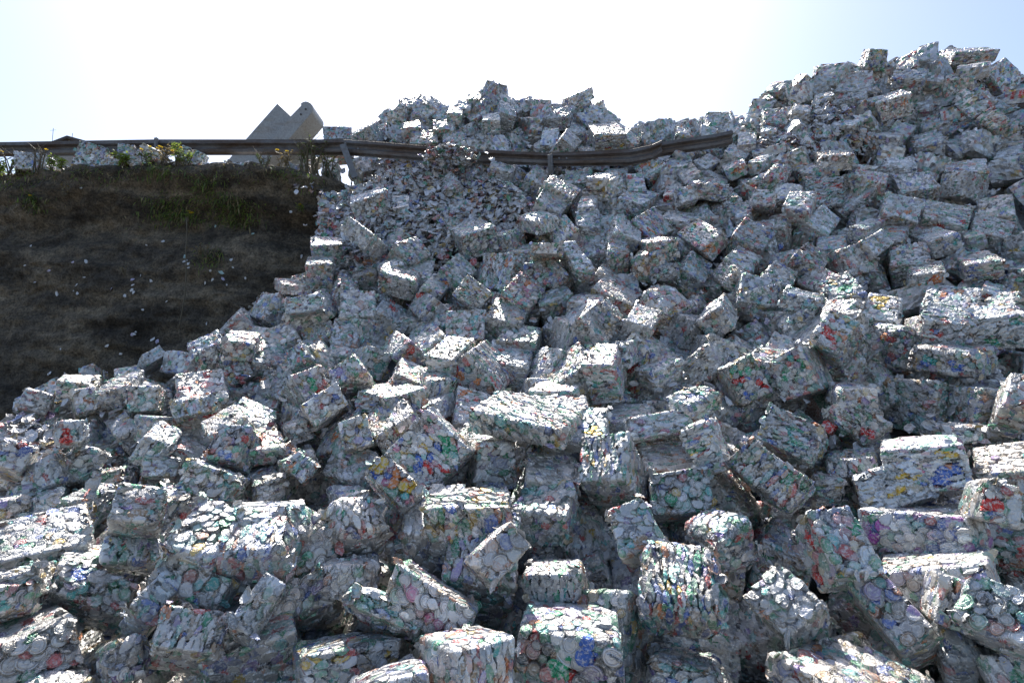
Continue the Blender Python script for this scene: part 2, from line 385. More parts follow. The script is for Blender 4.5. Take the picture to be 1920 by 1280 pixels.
((-0.452,6.559,3.419),(-0.1293,0.1428,-0.9533,-0.2325),(0.438,0.647,0.289),'t^','bale with ragged sunlit top and teal front'),
((1.306,3.824,0.858),(-0.8518,0.2823,0.1196,-0.4248),(0.384,0.417,0.321),'','dark foot of a bale under the tall slab'),
((0.465,4.000,1.282),(-0.0758,0.0946,0.9145,-0.3860),(0.400,0.393,0.364),'tYb@','bale showing a upright face of large pale lids with a green streak'),
((4.619,5.547,2.866),(-0.9568,-0.2077,0.0394,0.1998),(0.315,0.457,0.197),'B','bale of thin level layers with a blue can above'),
((1.489,5.587,2.418),(0.5028,-0.1297,-0.7749,0.3604),(0.365,0.417,0.378),'oYr~','wide bale with brown and gold crumpled lower edge'),
((2.346,5.521,2.519),(-0.0956,0.0262,0.9707,-0.2191),(0.340,0.384,0.349),'BgbR@','bale showing a large face of blue-white lids above a dark hollow'),
((-0.079,6.263,2.886),(-0.0403,0.2794,0.9555,-0.0860),(0.406,0.400,0.448),'oO^','bale showing a tall hanging pale face with orange corner'),
((1.300,4.076,1.542),(-0.0762,0.5097,0.8162,0.2612),(0.206,0.296,0.145),'bg~^','rounded crumpled bale with upturned scales'),
((-3.175,3.967,1.053),(-0.2351,0.0087,-0.9668,0.0995),(0.238,0.172,0.209),'r','dark grey bale with one red can and a bright right rim'),
((-1.758,7.010,3.940),(0.1692,0.0612,0.8664,-0.4658),(0.465,0.400,0.386),'o^','long dull slab in the loose cans'),
((-2.567,4.723,1.517),(-0.1624,0.2233,-0.8757,0.3961),(0.322,0.393,0.370),'RORp','upright bale with red, orange and pink cans on its front'),
((-1.415,4.328,1.493),(0.3661,-0.2150,-0.7442,-0.5156),(0.197,0.298,0.366),'yb','sunlit sloping bale with golden flecks'),
((5.363,6.553,4.030),(-0.0860,0.5254,0.8462,0.0236),(0.250,0.499,0.302),'','corner-on bale with two plain grey sides'),
((2.648,3.054,0.776),(0.8784,0.1759,-0.0193,-0.4439),(0.200,0.186,0.170),'rog','bale with a red can on its bright top at the frame edge'),
((-0.412,2.100,0.388),(-0.5898,0.7900,0.1582,-0.0554),(0.251,0.448,0.448),'','dark bale at the bottom edge in the shade of a long low one'),
((-2.226,2.629,0.669),(-0.1669,-0.2770,0.7934,0.5156),(0.178,0.118,0.322),'r','sunlit bale with a red can at its far corner'),
((-0.806,4.153,1.315),(-0.9242,-0.2329,0.2524,-0.1672),(0.309,0.379,0.389),'y','bright silver bale tucked behind the large multicoloured face'),
((4.323,6.268,3.557),(0.2487,-0.1033,-0.9265,0.2629),(0.359,0.400,0.382),'RO^','bale showing a squared face of white scales with one scarlet can'),
((4.069,5.713,2.891),(0.8834,0.3761,-0.1220,-0.2516),(0.322,0.343,0.351),'^','block with glittering scaly top and dark narrow gap beside it'),
((2.129,6.211,3.335),(-0.0188,-0.5991,-0.6472,-0.4711),(0.494,0.296,0.194),'GTpO','big block with green, teal and pink streaked lit face over a dark front'),
((1.661,5.042,1.826),(-0.4097,-0.1215,0.7802,-0.4568),(0.236,0.448,0.443),'~^','small ridged bale above the rounded crumpled one'),
((3.999,5.156,2.337),(-0.2138,0.2512,0.8632,-0.3822),(0.408,0.403,0.387),'O','wide level bale with an orange scrap at its right'),
((-3.667,4.784,1.196),(-0.2556,0.8034,-0.5377,0.0032),(0.426,0.447,0.234),'g','dark triangular bale lodged between blocks'),
((-2.322,5.430,1.861),(0.0300,0.2427,-0.8765,0.4147),(0.289,0.421,0.398),'gr@','bale showing a lilac lidded face with green and red streaks'),
((-1.647,3.852,1.000),(0.0813,-0.3040,0.9474,0.0593),(0.178,0.442,0.173),'b^','dark ragged lump with hanging scales'),
((2.086,4.625,1.747),(0.1977,-0.1755,-0.8103,0.5229),(0.237,0.405,0.396),'@','sandy low bale beside round lids'),
((-1.709,4.738,1.611),(0.9274,-0.0939,-0.2516,0.2605),(0.250,0.580,0.232),'RGr@','bale showing a face of lids with red rings and green cans beside a dark side'),
((1.915,5.273,2.330),(-0.2791,-0.2625,-0.9129,-0.1409),(0.244,0.520,0.227),'^','corner block with a scaly bright shoulder and brown front'),
((4.847,6.282,3.459),(0.2631,-0.1877,-0.8943,0.3096),(0.433,0.413,0.397),'Rg','bale showing a squared face with a pale red can at its top'),
((-2.867,5.490,1.956),(0.3111,-0.0021,0.8404,-0.4438),(0.285,0.400,0.357),'r^','short thick slab with dark round scales lying at the edge of the earth bank'),
((3.464,6.411,3.481),(0.3796,0.0126,-0.8984,0.2204),(0.297,0.415,0.399),'Gg','bale showing a green-speckled pointed face'),
((-1.191,5.951,2.792),(-0.1414,-0.0122,0.9637,0.2263),(0.366,0.403,0.229),'gr@','bale showing a tilted face of round lids with a rust-red can under it'),
((2.279,3.876,1.151),(0.0874,0.2569,0.9624,0.0149),(0.278,0.379,0.108),'g^','low slab with a ridged sunlit top'),
((4.776,6.594,3.967),(-0.0621,0.1815,0.9260,-0.3252),(0.374,0.400,0.379),'b','bale with a glinting blue-white top'),
((2.081,2.486,0.421),(-0.0845,0.6699,0.5762,0.4605),(0.133,0.170,0.327),'y','sunlit bale with a yellow fleck in the bottom corner'),
((-3.135,4.210,1.077),(-0.3359,-0.1127,0.7659,0.5366),(0.207,0.229,0.464),'g~^','rounded pale bale with blue-white scales above a dark belly'),
((0.555,4.635,1.705),(0.2260,0.2519,0.8173,-0.4663),(0.395,0.389,0.377),'RR@','sunlit slope of lids with two red flecks'),
((-1.738,3.985,1.248),(0.0488,0.3555,-0.9047,-0.2296),(0.270,0.304,0.136),'rp~@','crumpled bale with red and green lids above a dark underside'),
((-1.274,4.509,1.730),(0.7897,0.5378,-0.1888,0.2268),(0.243,0.170,0.329),'rg','white-topped bale with a pink stain and green speckled front'),
((1.237,4.772,1.783),(0.0241,-0.4735,-0.8511,-0.2255),(0.187,0.356,0.169),'','block with a white hollow top'),
((-0.429,5.386,2.136),(0.0095,-0.0177,0.9508,-0.3090),(0.366,0.401,0.373),'Rr','bale showing a square-cornered face with red smears'),
((1.159,5.056,1.857),(-0.3940,-0.0626,0.7651,-0.5055),(0.380,0.448,0.440),'RRg','bale with a bright diagonal rim and red can'),
((-3.136,4.927,1.547),(0.0414,-0.2030,0.9774,-0.0416),(0.233,0.435,0.214),'tg@','bale showing a upright face of pale teal lids with a dark purple side'),
((0.693,5.894,2.907),(-0.4811,-0.2466,0.4613,-0.7035),(0.446,0.185,0.413),'','tall block with streaked grey slope and dark green-brown end'),
((4.522,5.962,3.227),(-0.0039,0.7631,0.5899,0.2639),(0.527,0.271,0.191),'T','long bale with a teal fleck on top and a dark brown front'),
((-3.398,3.954,1.143),(0.3031,0.0876,-0.8202,-0.4773),(0.168,0.175,0.334),'b','bluish sloping bale at the frame edge'),
((2.486,4.182,1.468),(0.1326,-0.4942,-0.5252,-0.6800),(0.213,0.268,0.442),'rg~^','rounded bale of flat lilac scales'),
((-2.490,4.038,1.247),(0.9343,0.0838,0.2818,0.2016),(0.174,0.334,0.204),'g','tilted block with one dazzling white square face over a dark front'),
((3.345,5.126,2.238),(0.2351,-0.2386,-0.8801,0.3366),(0.285,0.400,0.378),'YYGRbt','bale showing a clean white face with yellow, green and red cans'),
((3.448,5.823,2.940),(0.1564,-0.1062,0.9811,-0.0415),(0.380,0.396,0.305),'rgb@','bale showing a face of blue-green lids with pink dots'),
((-0.064,5.496,2.231),(0.1332,0.0419,-0.8859,0.4424),(0.349,0.417,0.401),'g@','face of many pale round lids in the centre of the slope'),
((0.063,5.694,2.517),(-0.2682,-0.0789,0.8982,-0.3392),(0.313,0.409,0.386),'ptgO^','bale showing a big face of upright scales tapering to a pale point'),
((-0.515,4.795,1.931),(-0.0007,0.2266,0.9389,0.2589),(0.248,0.385,0.144),'','bale with a long white sunlit top'),
((-1.290,8.168,5.255),(-0.0298,0.0154,-0.9469,0.3196),(0.413,0.400,0.387),'y','yellowish squared bale just above the guardrail'),
((3.792,6.813,4.020),(0.0286,-0.1158,-0.9928,0.0070),(0.401,0.400,0.402),'Rrg^','layered bale with level red and white stripes'),
((-0.030,5.106,1.793),(0.0796,-0.0098,-0.8833,0.4619),(0.393,0.410,0.393),'','grey-green bale behind the pentagon-shaped face'),
((-1.244,2.949,0.842),(0.6789,-0.6941,-0.1271,0.2029),(0.329,0.385,0.374),'','pale shaded strip of a bale lying level'),
((2.590,6.136,3.230),(-0.2882,0.0576,0.9225,-0.2502),(0.350,0.400,0.381),'or@','bale showing a face of brown-rimmed lids with an orange can'),
((1.136,5.182,2.170),(-0.2393,-0.0065,0.8825,-0.4048),(0.253,0.400,0.385),'y','bale showing a dull face with a gold fleck'),
((-0.944,4.491,1.573),(-0.0901,0.2701,-0.9549,-0.0847),(0.337,0.665,0.161),'g','white bale with pale green tinge'),
((2.059,3.804,0.995),(-0.0007,0.2034,0.9791,0.0077),(0.149,0.385,0.175),'b^','small lilac bale beside a ragged one'),
((1.727,5.404,2.196),(-0.8146,-0.0599,-0.2323,0.5281),(0.397,0.419,0.272),'RR@','bale showing a big face of white lids with a bright edge and a red patch'),
((5.185,6.099,3.276),(-0.2654,0.1858,0.8966,-0.3019),(0.364,0.413,0.396),'rg@','dark lidded bale near the frame edge'),
((-3.464,5.052,1.629),(-0.1115,0.1097,-0.9720,-0.1755),(0.282,0.487,0.168),'o','long tilted bale with bright top and sandy front'),
((-2.452,5.139,2.036),(-0.0745,-0.1633,0.9731,0.1442),(0.262,0.360,0.191),'r@','bale with dazzling top and brown lidded front'),
((-0.319,4.492,1.367),(0.9101,-0.3973,0.0210,0.1163),(0.322,0.407,0.376),'RO','bale showing a face with two bright orange-red cans'),
((-2.540,6.085,2.447),(0.1648,-0.2691,-0.9251,0.2114),(0.387,0.403,0.313),'y^','block with ridged left end standing against the bank'),
((-1.557,5.773,2.389),(-0.0433,0.0746,-0.9560,0.2806),(0.343,0.400,0.371),'g','bale showing a flat sandy square face with green tinge'),
((1.898,6.115,2.864),(-0.3111,-0.1230,0.8923,-0.3032),(0.273,0.428,0.408),'Ggy@','bale showing a small mustard-edged face of green and cream lids'),
((6.887,7.755,6.035),(-0.4129,0.0145,-0.9079,-0.0716),(0.389,0.401,0.386),'br',"bale sloping down at the right mound's outer edge"),
((-1.319,5.843,2.284),(0.1795,0.2502,-0.8267,0.4709),(0.374,0.445,0.433),'RY','bale showing a tilted grey face with a red fleck at its lower edge'),
((-1.169,4.296,1.203),(-0.0050,-0.3248,-0.8918,0.3149),(0.366,0.401,0.304),'Og@','bale showing a face of lids with a bright orange can at its upper corner'),
((4.939,7.308,4.882),(-0.0767,0.3382,0.9008,0.2613),(0.356,0.399,0.347),'RBoB','large grey bale with a blue and a red can on its front'),
((-2.729,8.647,5.491),(-0.0334,0.0861,-0.9871,0.1311),(0.425,0.400,0.379),'r','squared bale standing alone behind the guardrail next to the grey machine'),
((-2.259,2.728,0.732),(-0.0962,0.2191,-0.9692,0.0590),(0.179,0.331,0.129),'y','sunlit flat bale with a yellow can on its front at the frame edge'),
((1.009,5.708,2.471),(-0.2009,-0.0184,0.8670,-0.4557),(0.429,0.424,0.370),'Or','slab with a white strip above orange scraps'),
((4.134,6.752,3.941),(-0.3248,0.0189,-0.8652,-0.3815),(0.477,0.405,0.314),'r','long tilted bale with a white upper strip'),
((-2.521,4.539,1.494),(0.6928,0.6478,0.1124,0.2961),(0.294,0.145,0.381),'yo^','dark flattened bale with ragged layered top'),
((-1.088,4.053,1.299),(-0.0356,0.1925,-0.7608,-0.6188),(0.189,0.200,0.390),'y','bale showing a sunlit ribbed top with a sharp bright edge'),
((1.358,7.870,5.293),(-0.0420,0.0110,-0.9351,-0.3518),(0.439,0.604,0.245),'Yy','large bale with a yellow can just above the guardrail'),
((3.115,5.369,2.454),(0.6053,-0.3982,-0.6650,0.1812),(0.368,0.398,0.327),'Gg','sunlit fan-shaped bale with a green corner'),
((5.412,7.173,4.740),(-0.0824,-0.2398,-0.9081,-0.3332),(0.319,0.475,0.360),'','tall grey bale with a bright sloping top'),
((4.026,5.449,2.725),(0.9272,0.2463,-0.0435,-0.2787),(0.283,0.378,0.221),'RGO','bale with red, green and orange cans stacked at its end'),
((5.286,7.596,5.603),(0.1340,0.2303,0.9326,0.2434),(0.380,0.550,0.296),'Or','big lilac bale with orange and red flecks'),
((3.261,6.302,3.704),(-0.0073,-0.3057,-0.8418,-0.4448),(0.285,0.359,0.225),'r','bale with a glaring white rough top'),
((-0.670,6.201,2.832),(-0.2625,-0.1553,0.8776,-0.3700),(0.296,0.422,0.401),'OBgt@','bale showing a face of pale lids with orange and blue flecks at its peak'),
((3.030,5.827,2.895),(-0.3801,0.0166,0.8666,-0.3229),(0.297,0.410,0.398),'r@','grey gable of lids'),
((6.277,7.407,4.959),(0.0365,0.5706,0.8091,0.1358),(0.400,0.414,0.374),'gr','bale showing a flat pale face with green specks in the right mound'),
((2.486,4.190,1.602),(-0.0157,-0.1749,-0.9832,-0.0508),(0.236,0.462,0.132),'@','flat dark bale in the shade of the lidded face'),
((-2.078,6.138,2.872),(0.0889,-0.0848,0.8425,-0.5244),(0.274,0.401,0.396),'r','low bale at the rim of the earth bank'),
((6.193,7.008,5.050),(-0.0806,0.4935,0.4825,0.7192),(0.310,0.232,0.416),'gr~','rounded green-lilac bale with dark base'),
((-2.442,4.037,1.074),(-0.1837,-0.1520,0.7808,0.5775),(0.204,0.133,0.354),'r','bright speckled bale behind a wide shaded one'),
((0.698,4.994,2.164),(-0.8696,-0.2818,-0.3920,0.1032),(0.330,0.276,0.171),'','large bale with deep black-lined ridges on its lit slope'),
((-2.772,4.654,1.307),(-0.9599,0.0390,-0.0464,0.2738),(0.394,0.403,0.208),'b','bluish shaded bale behind a sunlit white square'),
((-1.644,6.180,3.317),(-0.2313,-0.6186,0.7082,0.2495),(0.392,0.400,0.196),'','lower half of a long pale slope'),
((-1.190,6.331,3.107),(-0.3909,-0.1464,0.8294,-0.3712),(0.295,0.411,0.364),'bt@','pale blue face of lids on the slope'),
((1.551,6.864,3.981),(-0.1333,0.2460,0.9039,0.3236),(0.369,0.541,0.187),'','broad bale with one white spot and a dark right end'),
((0.295,6.510,3.607),(0.0742,-0.4186,-0.8663,-0.2622),(0.375,0.354,0.191),'~','bale with half-lit pillow top'),
((1.527,6.099,3.030),(-0.9598,-0.1885,0.0375,0.2048),(0.356,0.610,0.312),'ygo~@','bale with a bright dome and green-yellow lidded front'),
((1.577,6.550,3.477),(0.4620,-0.0077,-0.8682,0.1810),(0.363,0.415,0.386),'rOb','gable-shaped face with an orange dot'),
((-1.383,5.233,1.878),(-0.4431,-0.0845,-0.1540,-0.8791),(0.708,0.219,0.241),'t','teal-grey block with a dark right side'),
((5.881,7.493,5.166),(0.5406,-0.1472,-0.8191,0.1235),(0.397,0.418,0.396),'r','gable with a smooth grey left end and red specks'),
((-2.266,3.021,0.561),(-0.1314,0.2717,-0.6621,0.6860),(0.176,0.422,0.420),'','small dark cube-like bale in shade between two large ones'),
((0.069,5.275,2.010),(0.9403,0.3258,0.0484,-0.0859),(0.340,0.304,0.391),'@','flattened lilac slab below pale round lids'),
((2.389,5.932,2.892),(0.3443,-0.0760,-0.8685,0.3483),(0.292,0.408,0.389),'r','bale showing a sunlit lilac face with dark scale lines'),
((-2.002,4.296,1.292),(0.0697,0.2512,-0.7817,0.5666),(0.288,0.423,0.411),'g','bale showing a grey slanted face with green flecks and a sharp edge'),
((6.201,6.855,4.422),(-0.2057,0.3114,0.8242,-0.4260),(0.259,0.407,0.400),'','flat grey bale at the frame edge'),
((2.652,5.147,2.460),(0.9335,0.1849,0.1136,-0.2856),(0.319,0.356,0.143),'','slab with a smooth white sloping edge'),
((1.224,6.371,3.330),(-0.1760,-0.1225,0.8962,-0.3884),(0.327,0.410,0.397),'','soft grey bale left of the gable-shaped face'),
((-3.093,4.756,1.199),(-0.7736,0.4861,0.4043,-0.0422),(0.182,0.427,0.422),'','bale with one bright straight upper edge'),
((-0.170,7.627,4.554),(0.1374,0.0862,-0.8925,0.4208),(0.330,0.400,0.392),'','half-buried sunlit bale below the guardrail'),
((-0.395,5.624,2.590),(-0.2552,0.1994,0.6448,0.6923),(0.300,0.236,0.393),'','bale whose top is split into a white half and a lilac half'),
((4.969,8.011,5.784),(0.1568,-0.2242,-0.8891,0.3669),(0.421,0.400,0.392),'Rt','bale with a red smear under a large brown-grey block'),
((5.430,6.226,3.552),(0.1127,-0.3280,-0.8876,0.3031),(0.321,0.400,0.379),'g','greenish slanted bale near the frame edge'),
((5.101,8.150,6.123),(0.1102,-0.2111,-0.9585,0.1568),(0.476,0.410,0.390),'or',"large brown-grey block near the right mound's top"),
((-1.986,3.358,0.968),(-0.0659,0.3359,-0.9360,-0.0817),(0.165,0.303,0.127),'^','bale with dark streaked front wedged behind a large scaly slab'),
((-1.152,2.923,0.880),(-0.5266,-0.2516,0.4300,-0.6888),(0.190,0.363,0.311),'g~','green-flecked shaded bale partly behind the rounded white one'),
((-2.017,5.526,2.449),(-0.6964,-0.6998,-0.0004,-0.1590),(0.341,0.154,0.395),'rg','lilac-topped bale with a bright front ridge'),
((6.841,8.124,6.670),(0.0001,0.1758,0.9422,0.2852),(0.549,0.664,0.175),'r',"wide flat bale on the right mound's top"),
((-2.107,6.397,3.166),(0.1201,-0.0860,0.8674,-0.4752),(0.320,0.400,0.394),'pg','bale at the rim of the earth bank with a pink corner'),
((2.387,6.962,4.208),(-0.0142,-0.0521,0.9620,0.2677),(0.403,0.732,0.194),'~','bale with a glaring humped top'),
((-3.764,4.958,1.667),(0.9601,0.0900,0.0558,0.2589),(0.276,0.354,0.151),'t','low blue-grey bale against the dark bank'),
((0.610,5.163,2.108),(0.4371,0.4519,0.6931,-0.3527),(0.277,0.403,0.388),'BO','bale with a bright left edge and a blue can beside an orange one'),
((2.653,5.184,2.209),(0.3858,-0.6324,-0.6553,0.1479),(0.370,0.378,0.307),'','lilac bale sliding into a hollow'),
((-1.947,5.062,1.640),(0.1032,-0.3247,-0.9316,0.1269),(0.391,0.400,0.241),'@^','bale showing a lilac face of small lids with a ragged top'),
((1.958,5.162,1.880),(0.3307,0.0203,-0.8299,0.4488),(0.235,0.442,0.434),'Oo~','crumpled bale with orange scraps'),
((-1.862,2.450,0.402),(0.9301,-0.1140,0.0870,0.3381),(0.186,0.363,0.115),'^','bright flat bale with torn layered top at the bottom edge'),
((-3.647,4.877,1.527),(0.6942,0.6108,0.1428,0.3530),(0.152,0.205,0.347),'','block with a white sunlit face and a streaked dark end'),
((-3.167,3.682,0.887),(-0.0496,0.2790,-0.9589,0.0145),(0.225,0.378,0.138),'','white-topped flat bale at the frame edge'),
((3.172,4.072,1.331),(0.0187,0.3169,0.9482,0.0078),(0.264,0.404,0.117),'^','layered strip of a bale in shade'),
((-0.940,5.226,1.939),(0.8487,-0.1971,0.2983,-0.3897),(0.390,0.400,0.220),'Rp','dark bale with white and pink scraps'),
((-1.646,4.389,1.326),(0.1901,-0.2294,0.9527,0.0602),(0.174,0.421,0.154),'','small upright block with bright top strip'),
((-0.601,4.630,1.696),(-0.0096,-0.1435,0.9783,0.1489),(0.233,0.376,0.143),'r','small block with lilac top and brown streaked front'),
((-3.005,3.927,1.331),(0.7135,0.6259,0.1816,0.2573),(0.153,0.141,0.364),'Rr','bale showing a shaded lilac face with a red strip along its lower edge'),
((-3.080,5.530,1.865),(0.0584,-0.2281,-0.9680,0.0865),(0.387,0.400,0.224),'br','bale showing a pale blue face with small red flecks'),
((0.408,4.937,1.786),(-0.8345,0.1177,-0.1928,0.5025),(0.404,0.414,0.298),'G@','bale showing a pale face with one green lid at its left'),
((0.741,7.821,5.094),(-0.2663,-0.1812,0.8973,-0.3018),(0.257,0.400,0.390),'GG','bale showing a diamond face with a green corner just above the guardrail'),
((-0.520,3.331,0.796),(-0.0486,0.0639,-0.9612,-0.2639),(0.293,0.422,0.392),'brg@','bale showing a sunlit face of white can ends with blue and red patches'),
((-1.611,6.361,2.844),(0.1425,0.0262,0.8841,-0.4443),(0.255,0.415,0.402),'','dull lilac bale at the end of a long slope'),
((5.621,7.692,6.022),(0.0348,-0.3127,-0.8643,-0.3924),(0.382,0.344,0.218),'b@',"bale with blue-lilac top and dark lidded front near the right mound's top"),
((0.543,7.012,4.057),(0.2752,0.1295,-0.8756,0.3753),(0.417,0.400,0.391),'g','tilted bale with green underside below the guardrail post'),
((4.840,6.909,4.324),(0.0538,0.2672,0.8991,0.3427),(0.341,0.391,0.400),'RR~','rounded white bale with a big red can'),
((-1.492,5.669,2.208),(0.8688,0.0745,0.0617,0.4856),(0.384,0.399,0.276),'g','bale showing a green and white streaked face'),
((0.329,5.918,2.799),(0.0484,0.0211,0.9923,-0.1120),(0.339,0.374,0.290),'grt@','square face of pale lids below the white-topped brick'),
((6.176,7.307,5.432),(-0.4629,0.1825,0.8580,0.1275),(0.307,0.391,0.330),'r','long lilac slab pointing down to the left'),
((-3.016,3.785,0.907),(0.0417,-0.2498,0.9674,0.0017),(0.137,0.339,0.129),'g~','dark crumpled lump beside a white-topped flat bale'),
((4.014,6.874,4.511),(0.0049,0.1635,0.9559,0.2438),(0.375,0.532,0.187),'o^','layered brown bale with a torn bright top'),
((5.332,5.778,3.098),(0.0057,0.6869,0.7264,-0.0237),(0.362,0.396,0.268),'Y@','bale showing a face of pale lids with a yellow star-like can'),
((-2.273,8.638,5.637),(0.3630,-0.5688,0.7339,0.0781),(0.353,0.398,0.305),'','thin plank-shaped bale leaning behind the guardrail'),
((-1.786,4.901,1.905),(0.7227,0.3002,0.3449,0.5183),(0.284,0.166,0.180),'','block with a smooth white facet turned up'),
((-2.664,8.140,4.798),(0.0696,-0.0675,0.9463,-0.3084),(0.231,0.400,0.381),'tg','greenish bale behind weeds beneath the guardrail'),
((-0.922,4.830,1.632),(-0.1235,-0.2167,0.8190,-0.5168),(0.268,0.408,0.396),'r','bale showing a sandy grey face with a red fringe below'),
((-1.156,7.065,3.776),(0.0386,-0.3091,-0.8582,-0.4079),(0.319,0.341,0.168),'^','bale with a flat gleaming white top among loose cans'),
((-2.527,4.319,1.038),(-0.0864,-0.3677,0.6650,-0.6444),(0.172,0.445,0.439),'r','shaded lilac bale with dark red flecks'),
((4.036,6.107,3.161),(0.2418,-0.1676,-0.8513,0.4345),(0.384,0.417,0.410),'O','low bale with an orange-brown patch'),
((2.565,5.383,2.294),(-0.0654,0.6493,0.7412,0.1572),(0.374,0.397,0.232),'Gg','dark green bale deep in a hollow'),
((2.996,8.055,5.446),(0.0692,-0.0628,-0.9760,0.1967),(0.300,0.411,0.386),'Gg',"squared green-tinged bale against the sky above the guardrail's end"),
((-1.972,8.343,5.015),(-0.0825,0.3649,0.9186,0.1271),(0.389,0.400,0.248),'gr','bale showing a pale green square face beneath the guardrail'),
((4.535,7.853,5.714),(0.0439,-0.2696,-0.8750,0.3997),(0.224,0.400,0.365),'^',"small white slab in loose cans near the right mound's top"),
((-1.964,4.141,1.268),(0.7731,-0.5069,-0.3813,-0.0033),(0.273,0.401,0.373),'y','slab with bright upper strip and mustard front'),
((3.481,4.615,2.126),(-0.0621,0.8019,0.5921,-0.0496),(0.350,0.360,0.191),'b','dark blue-grey bale in a gap'),
((6.253,7.642,5.867),(-0.0209,0.8314,0.5431,0.1154),(0.364,0.398,0.341),'t','narrow upright bale of crushed cans'),
((1.165,6.187,3.069),(-0.0319,0.0584,0.9016,-0.4275),(0.210,0.401,0.389),'','small white-lilac bale on the slope'),
((-4.113,4.941,1.532),(0.3409,0.1292,-0.7133,-0.5985),(0.199,0.169,0.399),'r','flattened sunlit bale at the foot of the dark bank'),
((-0.328,8.342,5.611),(0.0073,-0.0447,0.9187,-0.3922),(0.278,0.400,0.393),'t','teal-grey bale in the far mound'),
((-1.598,5.582,2.087),(-0.0007,-0.0184,0.9425,-0.3336),(0.271,0.392,0.348),'rog','bale showing a face with rust and green smears beneath a sandy square one'),
((-2.054,5.761,2.423),(0.2434,0.4012,-0.7014,0.5365),(0.273,0.427,0.401),'','leaning lilac plank-shaped bale'),
((3.950,7.438,4.933),(0.0796,0.4007,0.8859,-0.2198),(0.301,0.397,0.373),'g','smooth sandy-green tilted block'),
((-1.845,5.631,2.083),(0.2868,0.0651,0.8669,-0.4025),(0.318,0.409,0.396),'y','bale with one white sunlit triangle'),
((0.445,5.962,2.852),(0.2859,0.4504,-0.8022,-0.2680),(0.421,0.436,0.249),'r','grey diamond face beside a tall streaked block'),
((1.580,6.160,3.193),(-0.0723,0.0176,-0.9839,-0.1623),(0.318,0.647,0.226),'tRo','teal-tinged bale with one bright red can at its corner'),
((-2.489,5.179,1.785),(-0.4421,0.2173,0.7137,0.4979),(0.169,0.218,0.373),'r','sunlit bale with lilac speckles behind the red-canned one'),
((2.951,6.495,3.845),(0.0688,0.2373,0.6697,0.7004),(0.248,0.202,0.385),'r~','rounded bale of dark layers'),
((-0.094,6.592,3.370),(-0.1727,0.4418,-0.8698,-0.1356),(0.396,0.410,0.279),'~','rounded grey bale in the middle of the slope'),
((-0.806,5.783,2.429),(0.3204,-0.4158,-0.8408,0.1325),(0.373,0.381,0.255),'@','bale showing a bluish slanted face below the red-lidded one'),
((0.292,7.534,4.422),(0.2328,0.1114,-0.9065,0.3342),(0.235,0.400,0.385),'','pale tilted bale below the guardrail post'),
((-1.426,3.911,1.110),(0.3074,-0.1312,-0.7581,-0.5599),(0.164,0.130,0.414),'o','small tilted slab with a rusty lower edge'),
((0.907,6.617,3.507),(0.0111,0.0557,0.9339,-0.3531),(0.274,0.401,0.384),'','bale showing a clean pale lilac square face'),
((-2.850,5.867,2.230),(-0.9028,-0.1262,-0.3555,-0.2063),(0.265,0.369,0.398),'r','narrow block leaning out over the dark bank'),
((0.622,6.617,3.409),(-0.4639,0.2838,0.8238,-0.1601),(0.378,0.404,0.317),'YbT','bale showing a lilac diamond face with a yellow dot at its peak'),
((0.742,8.428,5.833),(-0.0184,-0.1745,-0.9121,-0.3706),(0.397,0.469,0.212),'r^','large bale with crinkled lilac top on the far mound'),
((3.875,6.091,3.372),(-0.0746,0.4402,0.8614,0.2424),(0.184,0.480,0.188),'','bale with lilac top and smooth dark end'),
((0.342,4.479,1.484),(-0.0166,0.0699,0.7848,-0.6156),(0.348,0.419,0.400),'','thin speckled slab on top of another'),
((-0.765,7.471,4.322),(0.4577,-0.3945,-0.7904,0.1012),(0.390,0.400,0.234),'Rpg^','pale bale with a pink-red can in the loose cans'),
((3.081,6.425,3.416),(-0.1349,0.2395,0.8631,-0.4236),(0.209,0.392,0.379),'r^','ragged bale end under a glaring white top'),
((2.548,4.115,1.358),(0.1125,-0.4925,-0.5592,-0.6573),(0.142,0.216,0.397),'gR^','heap-like bale of large loose scales with one red can'),
((1.939,7.485,4.595),(-0.4174,0.3225,0.8492,0.0258),(0.382,0.403,0.300),'RRYOtg','bale showing a multicoloured face with red, yellow and teal cans touching the guardrail'),
((-0.830,8.170,5.252),(-0.0347,-0.0195,-0.9394,0.3405),(0.335,0.400,0.388),'^','grey-brown bale just above the guardrail among loose cans'),
((5.492,8.233,6.666),(-0.9704,-0.2271,-0.0457,0.0678),(0.264,0.353,0.277),'b',"tall bale with a white left side on the right mound's skyline"),
((0.977,6.537,3.218),(0.0615,0.1805,0.9468,-0.2594),(0.324,0.395,0.369),'ro','shaded bale below a pale lilac square'),
((1.193,4.973,1.519),(-0.0404,0.3717,0.9084,-0.1873),(0.170,0.337,0.160),'','dark grey bale below the hollow-topped block'),
((3.696,5.863,3.065),(-0.4641,-0.0060,0.8364,-0.2916),(0.204,0.403,0.393),'','plain grey sloping bale of crushed cans'),
((2.117,6.890,4.003),(0.4285,-0.4253,-0.5993,-0.5257),(0.198,0.228,0.480),'','long sloping bale with a bright upper end'),
((0.596,6.018,2.449),(-0.7828,-0.1280,-0.2788,0.5414),(0.388,0.420,0.315),'r','bale showing a reddish shaded face in a hollow'),
((4.604,7.548,5.057),(-0.0513,-0.1838,-0.9430,-0.2727),(0.329,0.475,0.182),'r^','bright-topped bale with ragged left end'),
((0.888,4.330,1.253),(-0.0878,0.0827,0.7628,-0.6353),(0.300,0.447,0.430),'','low dark strip of a bale'),
((2.635,5.674,2.656),(0.3031,-0.0584,-0.8800,0.3609),(0.283,0.409,0.395),'BG@','bale showing a blue-flecked face of lids with one emerald lid'),
